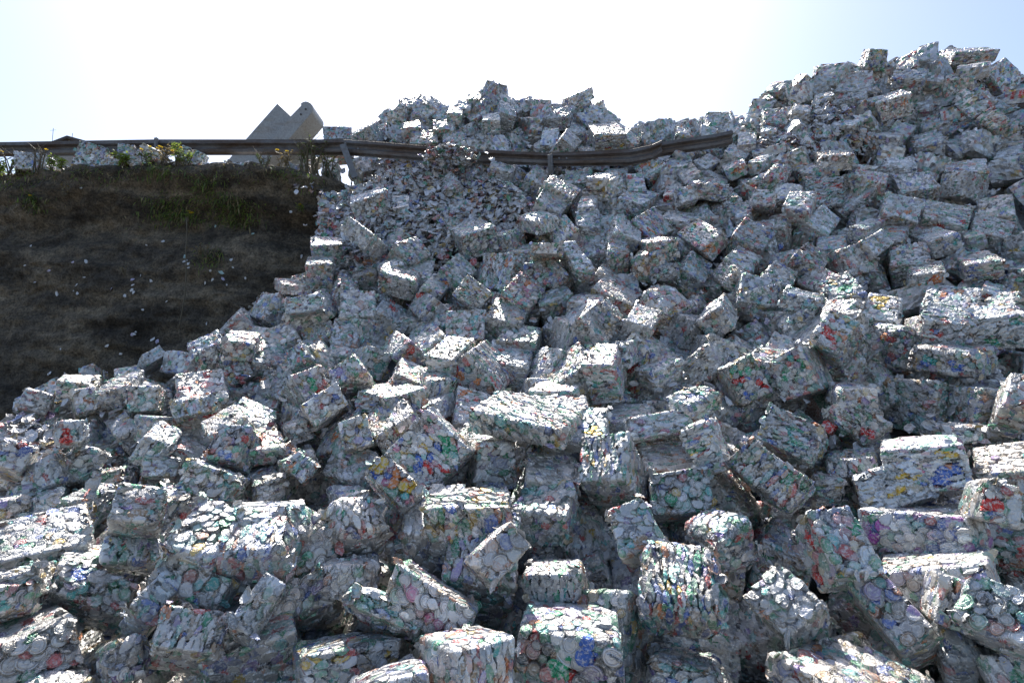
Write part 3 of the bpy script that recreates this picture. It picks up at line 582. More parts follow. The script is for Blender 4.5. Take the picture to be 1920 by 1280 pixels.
((2.849,4.842,2.167),(-0.1637,0.2705,0.8232,-0.4716),(0.293,0.367,0.317),'^','dark ragged slab under a fan-shaped bale'),
((-0.698,5.297,1.961),(-0.3693,0.4291,0.7733,-0.2853),(0.361,0.397,0.313),'','long thin sunlit strip of a bale'),
((-0.103,8.500,5.862),(-0.0518,-0.1257,0.9396,-0.3142),(0.274,0.400,0.387),'','bale with a smooth bright top right of the sandy yellow one'),
((5.514,6.762,4.181),(0.2007,-0.2093,-0.8718,0.3948),(0.410,0.411,0.402),'r','lilac level bale of crushed cans top'),
((0.429,6.812,3.799),(-0.2204,-0.0890,0.8921,-0.3844),(0.357,0.409,0.397),'','large grey tilted bale with brownish edge'),
((-1.079,7.864,4.505),(-0.2322,0.3530,0.8969,-0.1304),(0.364,0.398,0.234),'^','smooth grey bale in the loose cans below the guardrail'),
((1.850,5.134,1.966),(0.1340,-0.6655,-0.7307,0.0733),(0.385,0.392,0.247),'','dark brown bale in shade'),
((-1.605,8.940,6.316),(-0.0964,0.1771,-0.9065,-0.3709),(0.376,0.519,0.176),'~','lumpy bale on the shoulder of the far mound against the sky'),
((-3.572,5.620,1.921),(0.0173,0.4520,-0.6388,-0.6224),(0.187,0.117,0.544),'','tilted slab with lilac top'),
((-2.364,6.080,2.760),(0.0365,0.2682,-0.9510,-0.1492),(0.315,0.527,0.113),'r','flat slab with crimson underside near the bank'),
((3.131,5.551,2.615),(-0.3798,0.5130,0.7634,-0.0992),(0.361,0.392,0.264),'rp','sunlit pink-speckled bale of crushed cans'),
((3.242,6.905,4.227),(0.3317,0.0562,-0.8839,0.3249),(0.247,0.403,0.396),'Rp~','pink-flecked rounded bale of crushed cans'),
((2.328,5.760,2.752),(-0.3478,0.5821,0.7349,-0.0091),(0.381,0.392,0.230),'GGR~','shaded dark green crumpled bale'),
((1.618,5.930,2.857),(-0.0929,-0.0981,-0.6947,-0.7065),(0.287,0.167,0.359),'~@','lilac rounded bale behind mustard-edged lids'),
((-1.827,6.035,2.624),(0.0048,0.2324,-0.8291,0.5085),(0.216,0.413,0.405),'r^','bale showing a lilac face with small red dots among loose cans'),
((4.312,6.740,4.060),(0.2294,-0.1394,-0.8834,0.3841),(0.352,0.406,0.398),'rp','low pink-speckled bale of the right mound'),
((-0.712,6.918,3.534),(0.1160,0.3594,0.9259,-0.0093),(0.362,0.403,0.333),'r','bale showing a lilac face beside a gleaming flat top'),
((-2.895,4.229,0.992),(-0.0535,0.0973,-0.9934,0.0287),(0.180,0.287,0.135),'g~^','crumpled bale of loose bright scales'),
((-0.891,5.975,2.618),(-0.2086,-0.2194,0.8374,-0.4552),(0.211,0.419,0.408),'Rg@','bale showing a face with a big red lid among white ones'),
((0.771,5.236,2.261),(0.3814,0.2213,-0.7532,0.4881),(0.227,0.414,0.411),'^','smooth silver bale above the ridged one'),
((2.703,6.904,3.843),(-0.5059,0.5267,0.6665,-0.1497),(0.398,0.405,0.388),'rb~','black crumpled bale of crushed cans'),
((-2.231,5.651,2.043),(0.2662,-0.0018,0.8924,-0.3643),(0.319,0.407,0.315),'Yo','bright slab with a yellow can at its end'),
((0.907,7.510,4.378),(0.0470,-0.0801,-0.9250,0.3684),(0.365,0.401,0.389),'gG','green-grey bale beneath the guardrail'),
((0.361,5.713,3.060),(0.0227,0.0501,0.6838,0.7276),(0.313,0.113,0.345),'','small brick with a pure white level top'),
((2.396,5.550,2.510),(0.0446,0.6432,0.7423,0.1826),(0.390,0.403,0.282),'RO@','bale showing a tall lidded face with a red can low down'),
((0.852,4.838,1.930),(-0.1131,0.4787,-0.8706,-0.0090),(0.393,0.401,0.198),'p','small dark purple-tinted bale'),
((5.148,7.744,5.644),(-0.0910,0.6419,0.7171,0.2557),(0.388,0.400,0.269),'bg@^','round dark bale of loose lids'),
((1.119,7.952,4.949),(-0.0283,0.0956,0.8965,-0.4317),(0.301,0.377,0.372),'','low bale resting against the guardrail'),
((3.583,7.579,4.842),(0.0304,-0.2029,-0.9339,0.2927),(0.341,0.412,0.393),'RRpOG@','bale showing a pink and red spotted face of lids'),
((-0.372,4.000,1.147),(-0.7224,0.6386,-0.1953,-0.1792),(0.185,0.411,0.409),'','small triangular grey bale of crushed cans'),
((4.314,4.976,2.235),(0.2506,-0.2621,-0.7761,0.5159),(0.248,0.407,0.403),'~','flat bale with a bright crumpled knob'),
((3.751,7.878,5.421),(-0.1002,0.1297,0.9564,-0.2419),(0.311,0.407,0.388),'r^','squared lilac bale in loose cans of the right mound'),
((4.148,8.436,6.301),(0.0412,0.4181,0.8215,0.3855),(0.286,0.331,0.177),'g',''),
((4.226,6.679,4.072),(0.1663,-0.5812,-0.7883,-0.1143),(0.282,0.389,0.285),'g^',''),
((-1.078,4.499,1.558),(-0.9972,-0.0301,-0.0595,-0.0334),(0.184,0.485,0.165),'rb',''),
((4.288,4.617,1.838),(-0.0893,0.8085,0.5810,0.0291),(0.392,0.400,0.173),'p^',''),
((6.388,7.499,6.048),(0.0116,0.3206,0.8979,0.3013),(0.364,0.360,0.182),'',''),
((-1.060,3.737,0.941),(-0.0895,0.2428,-0.9659,-0.0072),(0.183,0.438,0.123),'gb~',''),
((2.998,7.524,4.718),(-0.2896,0.0216,0.8808,-0.3740),(0.292,0.419,0.411),'',''),
((3.839,6.987,4.424),(0.0522,0.1352,0.9519,0.2699),(0.409,0.592,0.156),'TGby~@',''),
((3.224,7.125,4.564),(-0.0457,0.3527,0.8798,0.3154),(0.182,0.429,0.169),'r',''),
((-0.665,4.464,1.484),(-0.8258,-0.0028,0.1513,-0.5433),(0.309,0.395,0.164),'',''),
((6.756,7.286,5.536),(0.5831,0.7298,-0.1997,-0.2958),(0.256,0.219,0.397),'RYpR',''),
((4.903,5.913,3.228),(-0.0309,0.8597,0.4568,0.2264),(0.326,0.160,0.170),'r',''),
((1.178,7.052,4.176),(-0.4644,-0.3121,0.7940,-0.2378),(0.236,0.402,0.393),'y',''),
((5.881,7.782,5.558),(-0.1170,0.3053,0.8850,-0.3314),(0.216,0.411,0.398),'p',''),
((-1.398,7.144,3.883),(0.0832,0.0003,0.9113,-0.4033),(0.188,0.402,0.388),'^',''),
((2.075,8.036,5.340),(-0.0052,-0.0934,-0.9665,-0.2391),(0.390,0.411,0.197),'bt',''),
((-0.027,7.230,4.174),(-0.2742,0.2092,0.5816,0.7367),(0.259,0.240,0.391),'^',''),
((0.570,8.135,5.217),(-0.0447,0.0540,0.9594,-0.2731),(0.240,0.400,0.382),'',''),
((2.057,7.092,4.053),(0.1209,-0.1257,-0.9085,0.3797),(0.205,0.395,0.381),'RR',''),
((2.792,6.720,3.749),(-0.2981,0.4207,0.7398,0.4322),(0.242,0.414,0.240),'',''),
((0.709,5.510,2.354),(-0.0972,0.0467,0.8490,-0.5173),(0.320,0.396,0.389),'r',''),
((3.317,6.702,3.889),(0.1727,-0.1312,-0.9253,0.3112),(0.289,0.400,0.384),'b~',''),
((0.346,8.477,5.565),(0.0753,0.0736,-0.9296,0.3533),(0.197,0.407,0.397),'',''),
((4.905,8.358,6.558),(-0.0036,0.1841,0.9441,0.2733),(0.426,0.464,0.183),'',''),
((-1.831,5.148,1.820),(-0.1931,-0.3417,0.6874,-0.6111),(0.274,0.438,0.424),'y',''),
((1.608,7.906,5.122),(-0.2540,-0.1680,0.8811,-0.3619),(0.200,0.409,0.404),'g',''),
((1.381,6.982,3.879),(0.0082,-0.6178,-0.7825,-0.0770),(0.343,0.403,0.344),'pg',''),
((3.774,7.303,4.552),(0.0801,-0.2905,-0.8682,0.3943),(0.290,0.410,0.399),'Tbo',''),
((1.149,7.004,4.284),(0.0525,-0.2322,-0.9401,-0.2441),(0.282,0.448,0.171),'Y',''),
((2.929,7.245,4.549),(-0.9361,-0.2451,0.2045,0.1478),(0.251,0.367,0.175),'GOr',''),
((2.314,8.186,5.356),(0.0029,-0.2155,-0.9613,0.1718),(0.335,0.397,0.375),'g',''),
((-1.321,6.753,3.366),(0.3222,-0.3906,-0.8417,0.1874),(0.393,0.400,0.307),'p',''),
((3.261,7.647,4.963),(-0.1090,0.1491,0.9207,-0.3439),(0.238,0.409,0.397),'',''),
((5.040,5.335,2.692),(-0.0732,0.8145,0.5685,0.0899),(0.394,0.400,0.229),'',''),
((-0.633,7.179,3.803),(-0.0955,-0.0239,-0.9547,0.2807),(0.285,0.400,0.379),'Gr^',''),
((1.084,8.793,6.355),(-0.0115,-0.6230,-0.7184,-0.3092),(0.398,0.400,0.194),'',''),
((6.109,7.967,6.424),(-0.1153,0.2306,0.9352,-0.2427),(0.252,0.400,0.383),'Rg',''),
((-1.062,6.308,2.850),(0.0511,0.1301,-0.9083,0.3942),(0.287,0.419,0.402),'Rg@',''),
((-0.759,5.579,2.098),(-0.2244,-0.2122,-0.8249,0.4735),(0.345,0.403,0.394),'t',''),
((1.238,8.395,5.726),(0.3799,-0.1074,-0.9098,0.1282),(0.361,0.406,0.362),'',''),
((0.986,6.038,2.715),(0.2524,0.1497,-0.8144,0.5006),(0.333,0.423,0.407),'r',''),
((-1.509,8.338,5.496),(0.0700,0.0245,0.9225,-0.3787),(0.279,0.400,0.391),'',''),
((6.014,7.811,5.976),(-0.1975,0.1761,0.9209,-0.2861),(0.232,0.385,0.327),'',''),
((5.977,7.452,5.399),(0.0480,-0.7781,-0.6198,-0.0905),(0.381,0.398,0.202),'RR',''),
((0.764,5.239,2.229),(0.2530,0.2597,0.7640,-0.5337),(0.276,0.398,0.393),'r',''),
((2.193,7.359,4.476),(0.1744,-0.1517,-0.8749,0.4257),(0.341,0.395,0.386),'^',''),
((3.012,7.048,4.230),(0.0173,0.1292,0.9618,0.2406),(0.219,0.460,0.194),'TORg@',''),
((-1.029,8.321,5.499),(-0.0326,0.0431,-0.9206,0.3867),(0.331,0.403,0.396),'g',''),
((2.302,7.558,4.780),(-0.3915,-0.0603,0.8771,-0.2715),(0.215,0.409,0.386),'g',''),
((3.438,6.065,3.045),(-0.1708,0.1779,0.8550,-0.4562),(0.297,0.400,0.392),'g',''),
((0.498,8.566,5.878),(-0.0334,-0.1796,-0.9734,0.1385),(0.329,0.396,0.370),'r',''),
((0.343,4.200,1.369),(-0.8075,0.5896,-0.0112,0.0134),(0.392,0.408,0.373),'ro^',''),
((1.606,7.169,4.182),(0.0220,-0.0741,-0.9510,0.2995),(0.246,0.402,0.382),'RGg',''),
((2.787,6.375,3.329),(-0.8733,-0.1555,0.3001,-0.3508),(0.379,0.408,0.319),'r',''),
((-4.348,5.926,1.768),(0.1258,-0.1782,0.9741,-0.0601),(0.146,0.434,0.214),'ry',''),
((2.830,7.989,5.264),(0.0534,-0.2548,-0.8692,0.4204),(0.199,0.412,0.400),'G',''),
((6.124,7.912,6.205),(-0.2197,0.2684,-0.9376,-0.0245),(0.380,0.407,0.349),'',''),
((-1.305,8.011,4.651),(0.1091,-0.4288,-0.8916,-0.0967),(0.393,0.402,0.237),'Rr^',''),
((2.345,7.705,5.085),(-0.1445,-0.0137,0.8961,-0.4195),(0.195,0.400,0.394),'',''),
((-1.494,4.016,1.129),(-0.1213,0.1795,-0.9761,-0.0154),(0.240,0.367,0.128),'',''),
((2.212,6.639,3.648),(0.0494,-0.5995,-0.7834,-0.1564),(0.377,0.369,0.129),'',''),
((5.371,7.634,5.120),(-0.1353,0.3167,0.8733,-0.3447),(0.284,0.402,0.389),'r',''),
((2.344,7.107,4.320),(-0.5036,0.4159,0.7564,-0.0365),(0.361,0.378,0.223),'',''),
((6.337,7.013,4.715),(-0.1312,0.8125,0.5480,0.1492),(0.385,0.389,0.185),'BB',''),
((5.840,7.942,6.270),(0.0918,-0.3709,-0.8798,0.2826),(0.265,0.400,0.384),'ROg',''),
((4.415,5.265,2.385),(-0.3600,0.1102,0.7975,-0.4714),(0.216,0.407,0.405),'rb',''),
((-1.651,5.452,1.878),(0.0119,-0.1545,0.8518,-0.5004),(0.247,0.427,0.414),'r',''),
((-1.684,4.861,1.391),(0.8954,-0.0170,0.0803,-0.4375),(0.410,0.425,0.196),'',''),
((2.586,7.570,4.620),(0.2798,-0.2926,-0.8253,-0.3936),(0.232,0.367,0.400),'',''),
((3.959,7.530,5.148),(0.0439,0.4419,0.7857,-0.4308),(0.243,0.401,0.374),'',''),
((4.037,7.685,5.410),(-0.1852,0.1353,0.8849,-0.4055),(0.230,0.401,0.396),'^',''),
((-3.332,5.231,1.496),(-0.0664,0.3531,-0.7122,0.6031),(0.227,0.436,0.429),'ryg@',''),
((3.581,7.699,5.115),(-0.2041,0.1055,0.8810,-0.4135),(0.217,0.412,0.407),'OO',''),
((-0.790,7.014,3.479),(0.0577,-0.4407,-0.8811,-0.1614),(0.395,0.404,0.234),'g@',''),
((0.377,8.868,6.219),(-0.0939,0.4713,0.8591,0.1757),(0.389,0.400,0.276),'',''),
((6.192,7.309,5.479),(-0.4379,0.6455,0.6137,0.1223),(0.373,0.384,0.210),'',''),
((-0.589,5.685,2.224),(-0.9146,0.3903,0.0219,-0.1033),(0.378,0.398,0.377),'',''),
((6.237,6.551,4.376),(-0.0804,0.7434,0.6242,0.2263),(0.374,0.389,0.236),'Rgb@',''),
((-3.532,5.360,1.619),(-0.1057,0.3178,-0.9218,-0.1953),(0.203,0.385,0.415),'',''),
((0.971,8.334,5.451),(0.1005,0.0338,-0.9304,0.3510),(0.266,0.413,0.363),'t',''),
((0.943,6.823,3.774),(-0.0658,0.1232,0.8885,-0.4370),(0.197,0.400,0.384),'p',''),
((-0.741,8.353,5.490),(0.3465,-0.4358,0.8302,0.0263),(0.390,0.401,0.236),'',''),
((-0.900,8.490,5.786),(0.0262,0.0539,-0.9074,0.4160),(0.222,0.402,0.395),'',''),
((-0.793,7.873,5.097),(0.5471,0.8228,-0.1014,0.1159),(0.289,0.156,0.396),'',''),
((-0.486,8.647,6.020),(0.4006,-0.2903,0.8658,0.0752),(0.367,0.381,0.286),'Y',''),
((0.372,8.601,5.811),(0.0977,-0.4589,-0.8516,-0.2338),(0.392,0.401,0.262),'',''),
((1.365,8.217,5.566),(0.2903,0.0948,-0.9114,0.2759),(0.287,0.409,0.394),'',''),
((-2.223,8.831,5.654),(0.2366,0.2378,0.9409,0.0460),(0.337,0.397,0.295),'b',''),
((5.486,7.314,4.925),(-0.1896,0.7336,0.6327,0.1603),(0.385,0.392,0.216),'bB',''),
((-2.104,8.976,5.813),(0.4468,-0.4772,0.7566,0.0131),(0.400,0.411,0.248),'^',''),
((-1.811,9.173,6.018),(0.0731,0.0674,0.9394,-0.3280),(0.228,0.430,0.410),'',''),
((2.348,6.756,3.642),(0.0389,0.3160,0.8271,-0.4632),(0.238,0.400,0.392),'g',''),
((2.106,7.278,4.293),(0.3556,-0.5948,-0.7206,-0.0209),(0.397,0.403,0.215),'',''),
((2.795,6.685,3.629),(0.0821,-0.2100,-0.8831,0.4115),(0.185,0.391,0.379),'GO',''),
((0.303,4.770,1.603),(0.0226,-0.6030,-0.7973,0.0123),(0.379,0.407,0.242),'@',''),
((-0.482,8.575,5.824),(-0.2501,-0.1247,-0.8869,0.3679),(0.288,0.403,0.354),'y',''),
((-0.570,8.934,6.269),(-0.0217,-0.0209,-0.9303,0.3655),(0.314,0.397,0.390),'g',''),
((-0.308,9.032,6.485),(0.0680,0.1706,0.9414,-0.2829),(0.216,0.404,0.383),'',''),
((-3.316,4.015,0.762),(-0.0428,0.3690,-0.9283,-0.0149),(0.174,0.438,0.446),'g',''),
((2.599,7.337,4.313),(0.2959,0.0829,-0.8488,0.4302),(0.310,0.417,0.405),'',''),
((-0.744,8.747,6.015),(0.0004,-0.0078,-0.9261,0.3771),(0.207,0.407,0.397),'',''),
((-1.316,6.167,2.833),(0.0950,-0.1407,0.9643,0.2033),(0.235,0.377,0.392),'^',''),
((2.744,7.949,5.362),(-0.0811,-0.0838,-0.9649,-0.2353),(0.178,0.459,0.155),'',''),
((-0.367,9.058,6.539),(-0.3516,0.4472,-0.8151,-0.1099),(0.399,0.408,0.241),'',''),
((-1.979,9.277,6.161),(0.3095,0.2055,0.8977,-0.2368),(0.238,0.432,0.420),'^',''),
((5.466,7.243,4.800),(0.2109,-0.2717,-0.8486,0.4019),(0.193,0.403,0.393),'r',''),
((1.411,7.490,4.427),(0.1041,-0.0475,-0.8691,0.4811),(0.285,0.405,0.402),'Rg',''),
((-3.519,4.307,1.031),(0.0265,0.2737,0.9598,0.0559),(0.395,0.416,0.171),'yp~',''),
((6.119,7.846,5.838),(0.3429,0.0038,-0.8861,0.3118),(0.184,0.403,0.398),'b',''),
((-2.357,6.293,2.688),(-0.1489,0.0463,-0.8416,0.5171),(0.176,0.406,0.395),'^',''),
((-1.317,2.625,0.520),(-0.1057,-0.2255,0.8425,0.4777),(0.112,0.140,0.323),'b',''),
((1.295,8.040,5.341),(0.1171,-0.6005,-0.7767,-0.1499),(0.387,0.392,0.220),'',''),
((-0.484,6.733,3.433),(-0.1430,-0.1750,-0.8644,0.4492),(0.265,0.395,0.386),'',''),
((1.395,7.264,4.170),(0.2909,0.1444,-0.8453,0.4243),(0.305,0.431,0.427),'y',''),
((1.276,8.791,6.031),(0.1107,0.2780,0.8968,-0.3260),(0.218,0.400,0.387),'',''),
((2.270,8.347,5.496),(0.0302,-0.2422,-0.8637,0.4409),(0.183,0.412,0.398),'',''),
]
EXTRA = [(7.260,7.116,5.492),(6.763,6.675,4.740),(6.306,6.266,4.075),(5.773,5.776,3.452),(5.214,5.251,2.898),(4.735,4.801,2.439),(4.228,4.315,2.045),(3.793,3.896,1.727),(3.512,3.632,1.466),(3.159,3.288,1.252),(2.894,3.031,1.074),(2.650,2.793,0.928),(2.397,2.544,0.820),(2.199,2.348,0.726),(2.010,2.160,0.657),(1.896,2.050,0.574),(8.049,7.135,5.503),(7.523,6.714,4.759),(6.962,6.256,4.071),(6.353,5.747,3.443),(5.756,5.242,2.896),(5.294,4.854,2.448),(4.656,4.297,2.043),(4.210,3.912,1.728),(3.901,3.648,1.465),(3.544,3.336,1.247),(3.209,3.040,1.072),(2.957,2.820,0.921),(2.608,2.502,0.832),(2.444,2.360,0.722),(2.184,2.122,0.674),(2.004,1.959,0.620),(8.934,7.171,5.522),(8.341,6.742,4.772),(7.630,6.209,4.053),(7.056,5.780,3.453),(6.391,5.271,2.903),(5.819,4.832,2.444),(5.192,4.339,2.048),(4.638,3.902,1.727),(4.300,3.641,1.465),(3.923,3.343,1.246),(3.569,3.061,1.068),(3.272,2.824,0.920),(2.927,2.543,0.820),(2.706,2.366,0.720),(2.472,2.175,0.650),(2.214,1.960,0.619),(9.873,7.189,5.532),(9.125,6.690,4.747),(8.447,6.235,4.063),(7.715,5.733,3.438),(7.098,5.311,2.912),(6.356,4.787,2.436),(5.743,4.354,2.049),(5.120,3.908,1.727),(4.705,3.614,1.466),(4.290,3.317,1.249),(3.925,3.054,1.070),(3.525,2.760,0.936),(3.195,2.518,0.828),(2.981,2.364,0.720),(2.708,2.162,0.656),(2.502,2.009,0.595),(-1.985,1.848,0.637),(-1.814,1.706,0.540),(-1.804,1.848,0.637),(-1.649,1.706,0.540),(-1.624,1.848,0.637),(-1.485,1.706,0.540),(-1.443,1.848,0.637),(-1.320,1.706,0.540),(-1.263,1.848,0.637),(-1.155,1.706,0.540),(-1.082,1.848,0.637),(-0.990,1.706,0.540),(-0.902,1.848,0.637),(-0.825,1.706,0.540),(-0.722,1.848,0.637),(-0.660,1.706,0.540),(-0.541,1.848,0.637),(-0.495,1.706,0.540),(-0.361,1.848,0.637),(-0.330,1.706,0.540),(-0.180,1.848,0.637),(-0.165,1.706,0.540),(0.000,1.848,0.637),(0.000,1.706,0.540),(0.180,1.848,0.637),(0.165,1.706,0.540),(0.361,1.848,0.637),(0.330,1.706,0.540),(0.541,1.848,0.637),(0.495,1.706,0.540),(0.722,1.848,0.637),(0.660,1.706,0.540),(0.902,1.848,0.637),(0.825,1.706,0.540),(1.082,1.848,0.637),(0.990,1.706,0.540),(1.263,1.848,0.637),(1.155,1.706,0.540),(1.443,1.848,0.637),(1.320,1.706,0.540),(1.624,1.848,0.637),(1.485,1.706,0.540),(1.804,1.848,0.637),(1.649,1.706,0.540),(1.985,1.848,0.637),(1.814,1.706,0.540),(2.165,1.848,0.637),(1.979,1.706,0.540),(2.345,1.848,0.637),(2.144,1.706,0.540),(-3.601,3.785,1.182),(-4.020,3.785,1.182),(-3.094,3.274,1.017),(-3.454,3.274,1.017),(-2.722,2.899,0.890),(-3.039,2.899,0.890),(-2.384,2.555,0.805),(-2.662,2.555,0.805),(-2.156,2.325,0.725),(-2.407,2.325,0.725),(-1.955,2.122,0.665),(-2.183,2.122,0.665),(-1.834,2.003,0.589),(-2.048,2.003,0.589),(-1.877,8.596,5.744),(-1.603,8.684,5.875),(-1.350,8.676,5.959),(-1.054,8.674,5.984),(-0.759,8.668,6.043),(-1.485,8.511,5.574),(-1.072,8.511,5.574),(-1.854,8.330,5.362),(-0.500,8.592,5.785),(0.000,8.508,5.615),(-0.157,8.145,5.195),(0.315,8.142,5.234),(-1.901,7.598,4.607),(-1.535,7.591,4.680),(-1.155,7.487,4.711),(-0.784,7.394,4.635),(-0.422,7.301,4.559),(-0.068,7.120,4.343),(-1.968,7.334,4.209),(-1.485,7.042,4.103),(-1.095,7.127,4.275),(-0.675,7.030,4.237),(-2.289,7.262,3.898),(-2.069,6.805,3.417),(-1.771,6.885,3.640),(-2.071,6.431,3.127),(0.262,6.848,4.032),(3.628,7.612,5.531),(3.924,7.601,5.641),(4.220,7.591,5.752),(4.499,7.672,5.954),(4.679,7.509,5.553),(3.704,7.344,5.167),(3.989,7.338,5.238),(4.217,7.248,5.119),(3.348,7.351,5.096),(3.093,7.271,4.874),(4.310,7.076,4.820),(5.098,7.686,5.805),(4.639,7.910,6.092),(4.381,7.872,5.965),(4.871,7.908,6.123),(5.103,7.903,6.169),(5.335,7.902,6.184),(5.567,7.902,6.184),(4.150,7.884,5.835),(-1.604,8.913,6.107),(-1.395,8.958,6.167),(-1.133,8.954,6.210),(-0.872,8.950,6.253),(-1.811,8.882,5.911),(-2.474,7.798,4.611),(-2.733,7.899,4.611),(-2.258,7.698,4.609),(-2.485,7.618,4.389),(-3.711,4.492,1.304),(-3.880,4.686,1.378),(-3.788,4.783,1.418)]
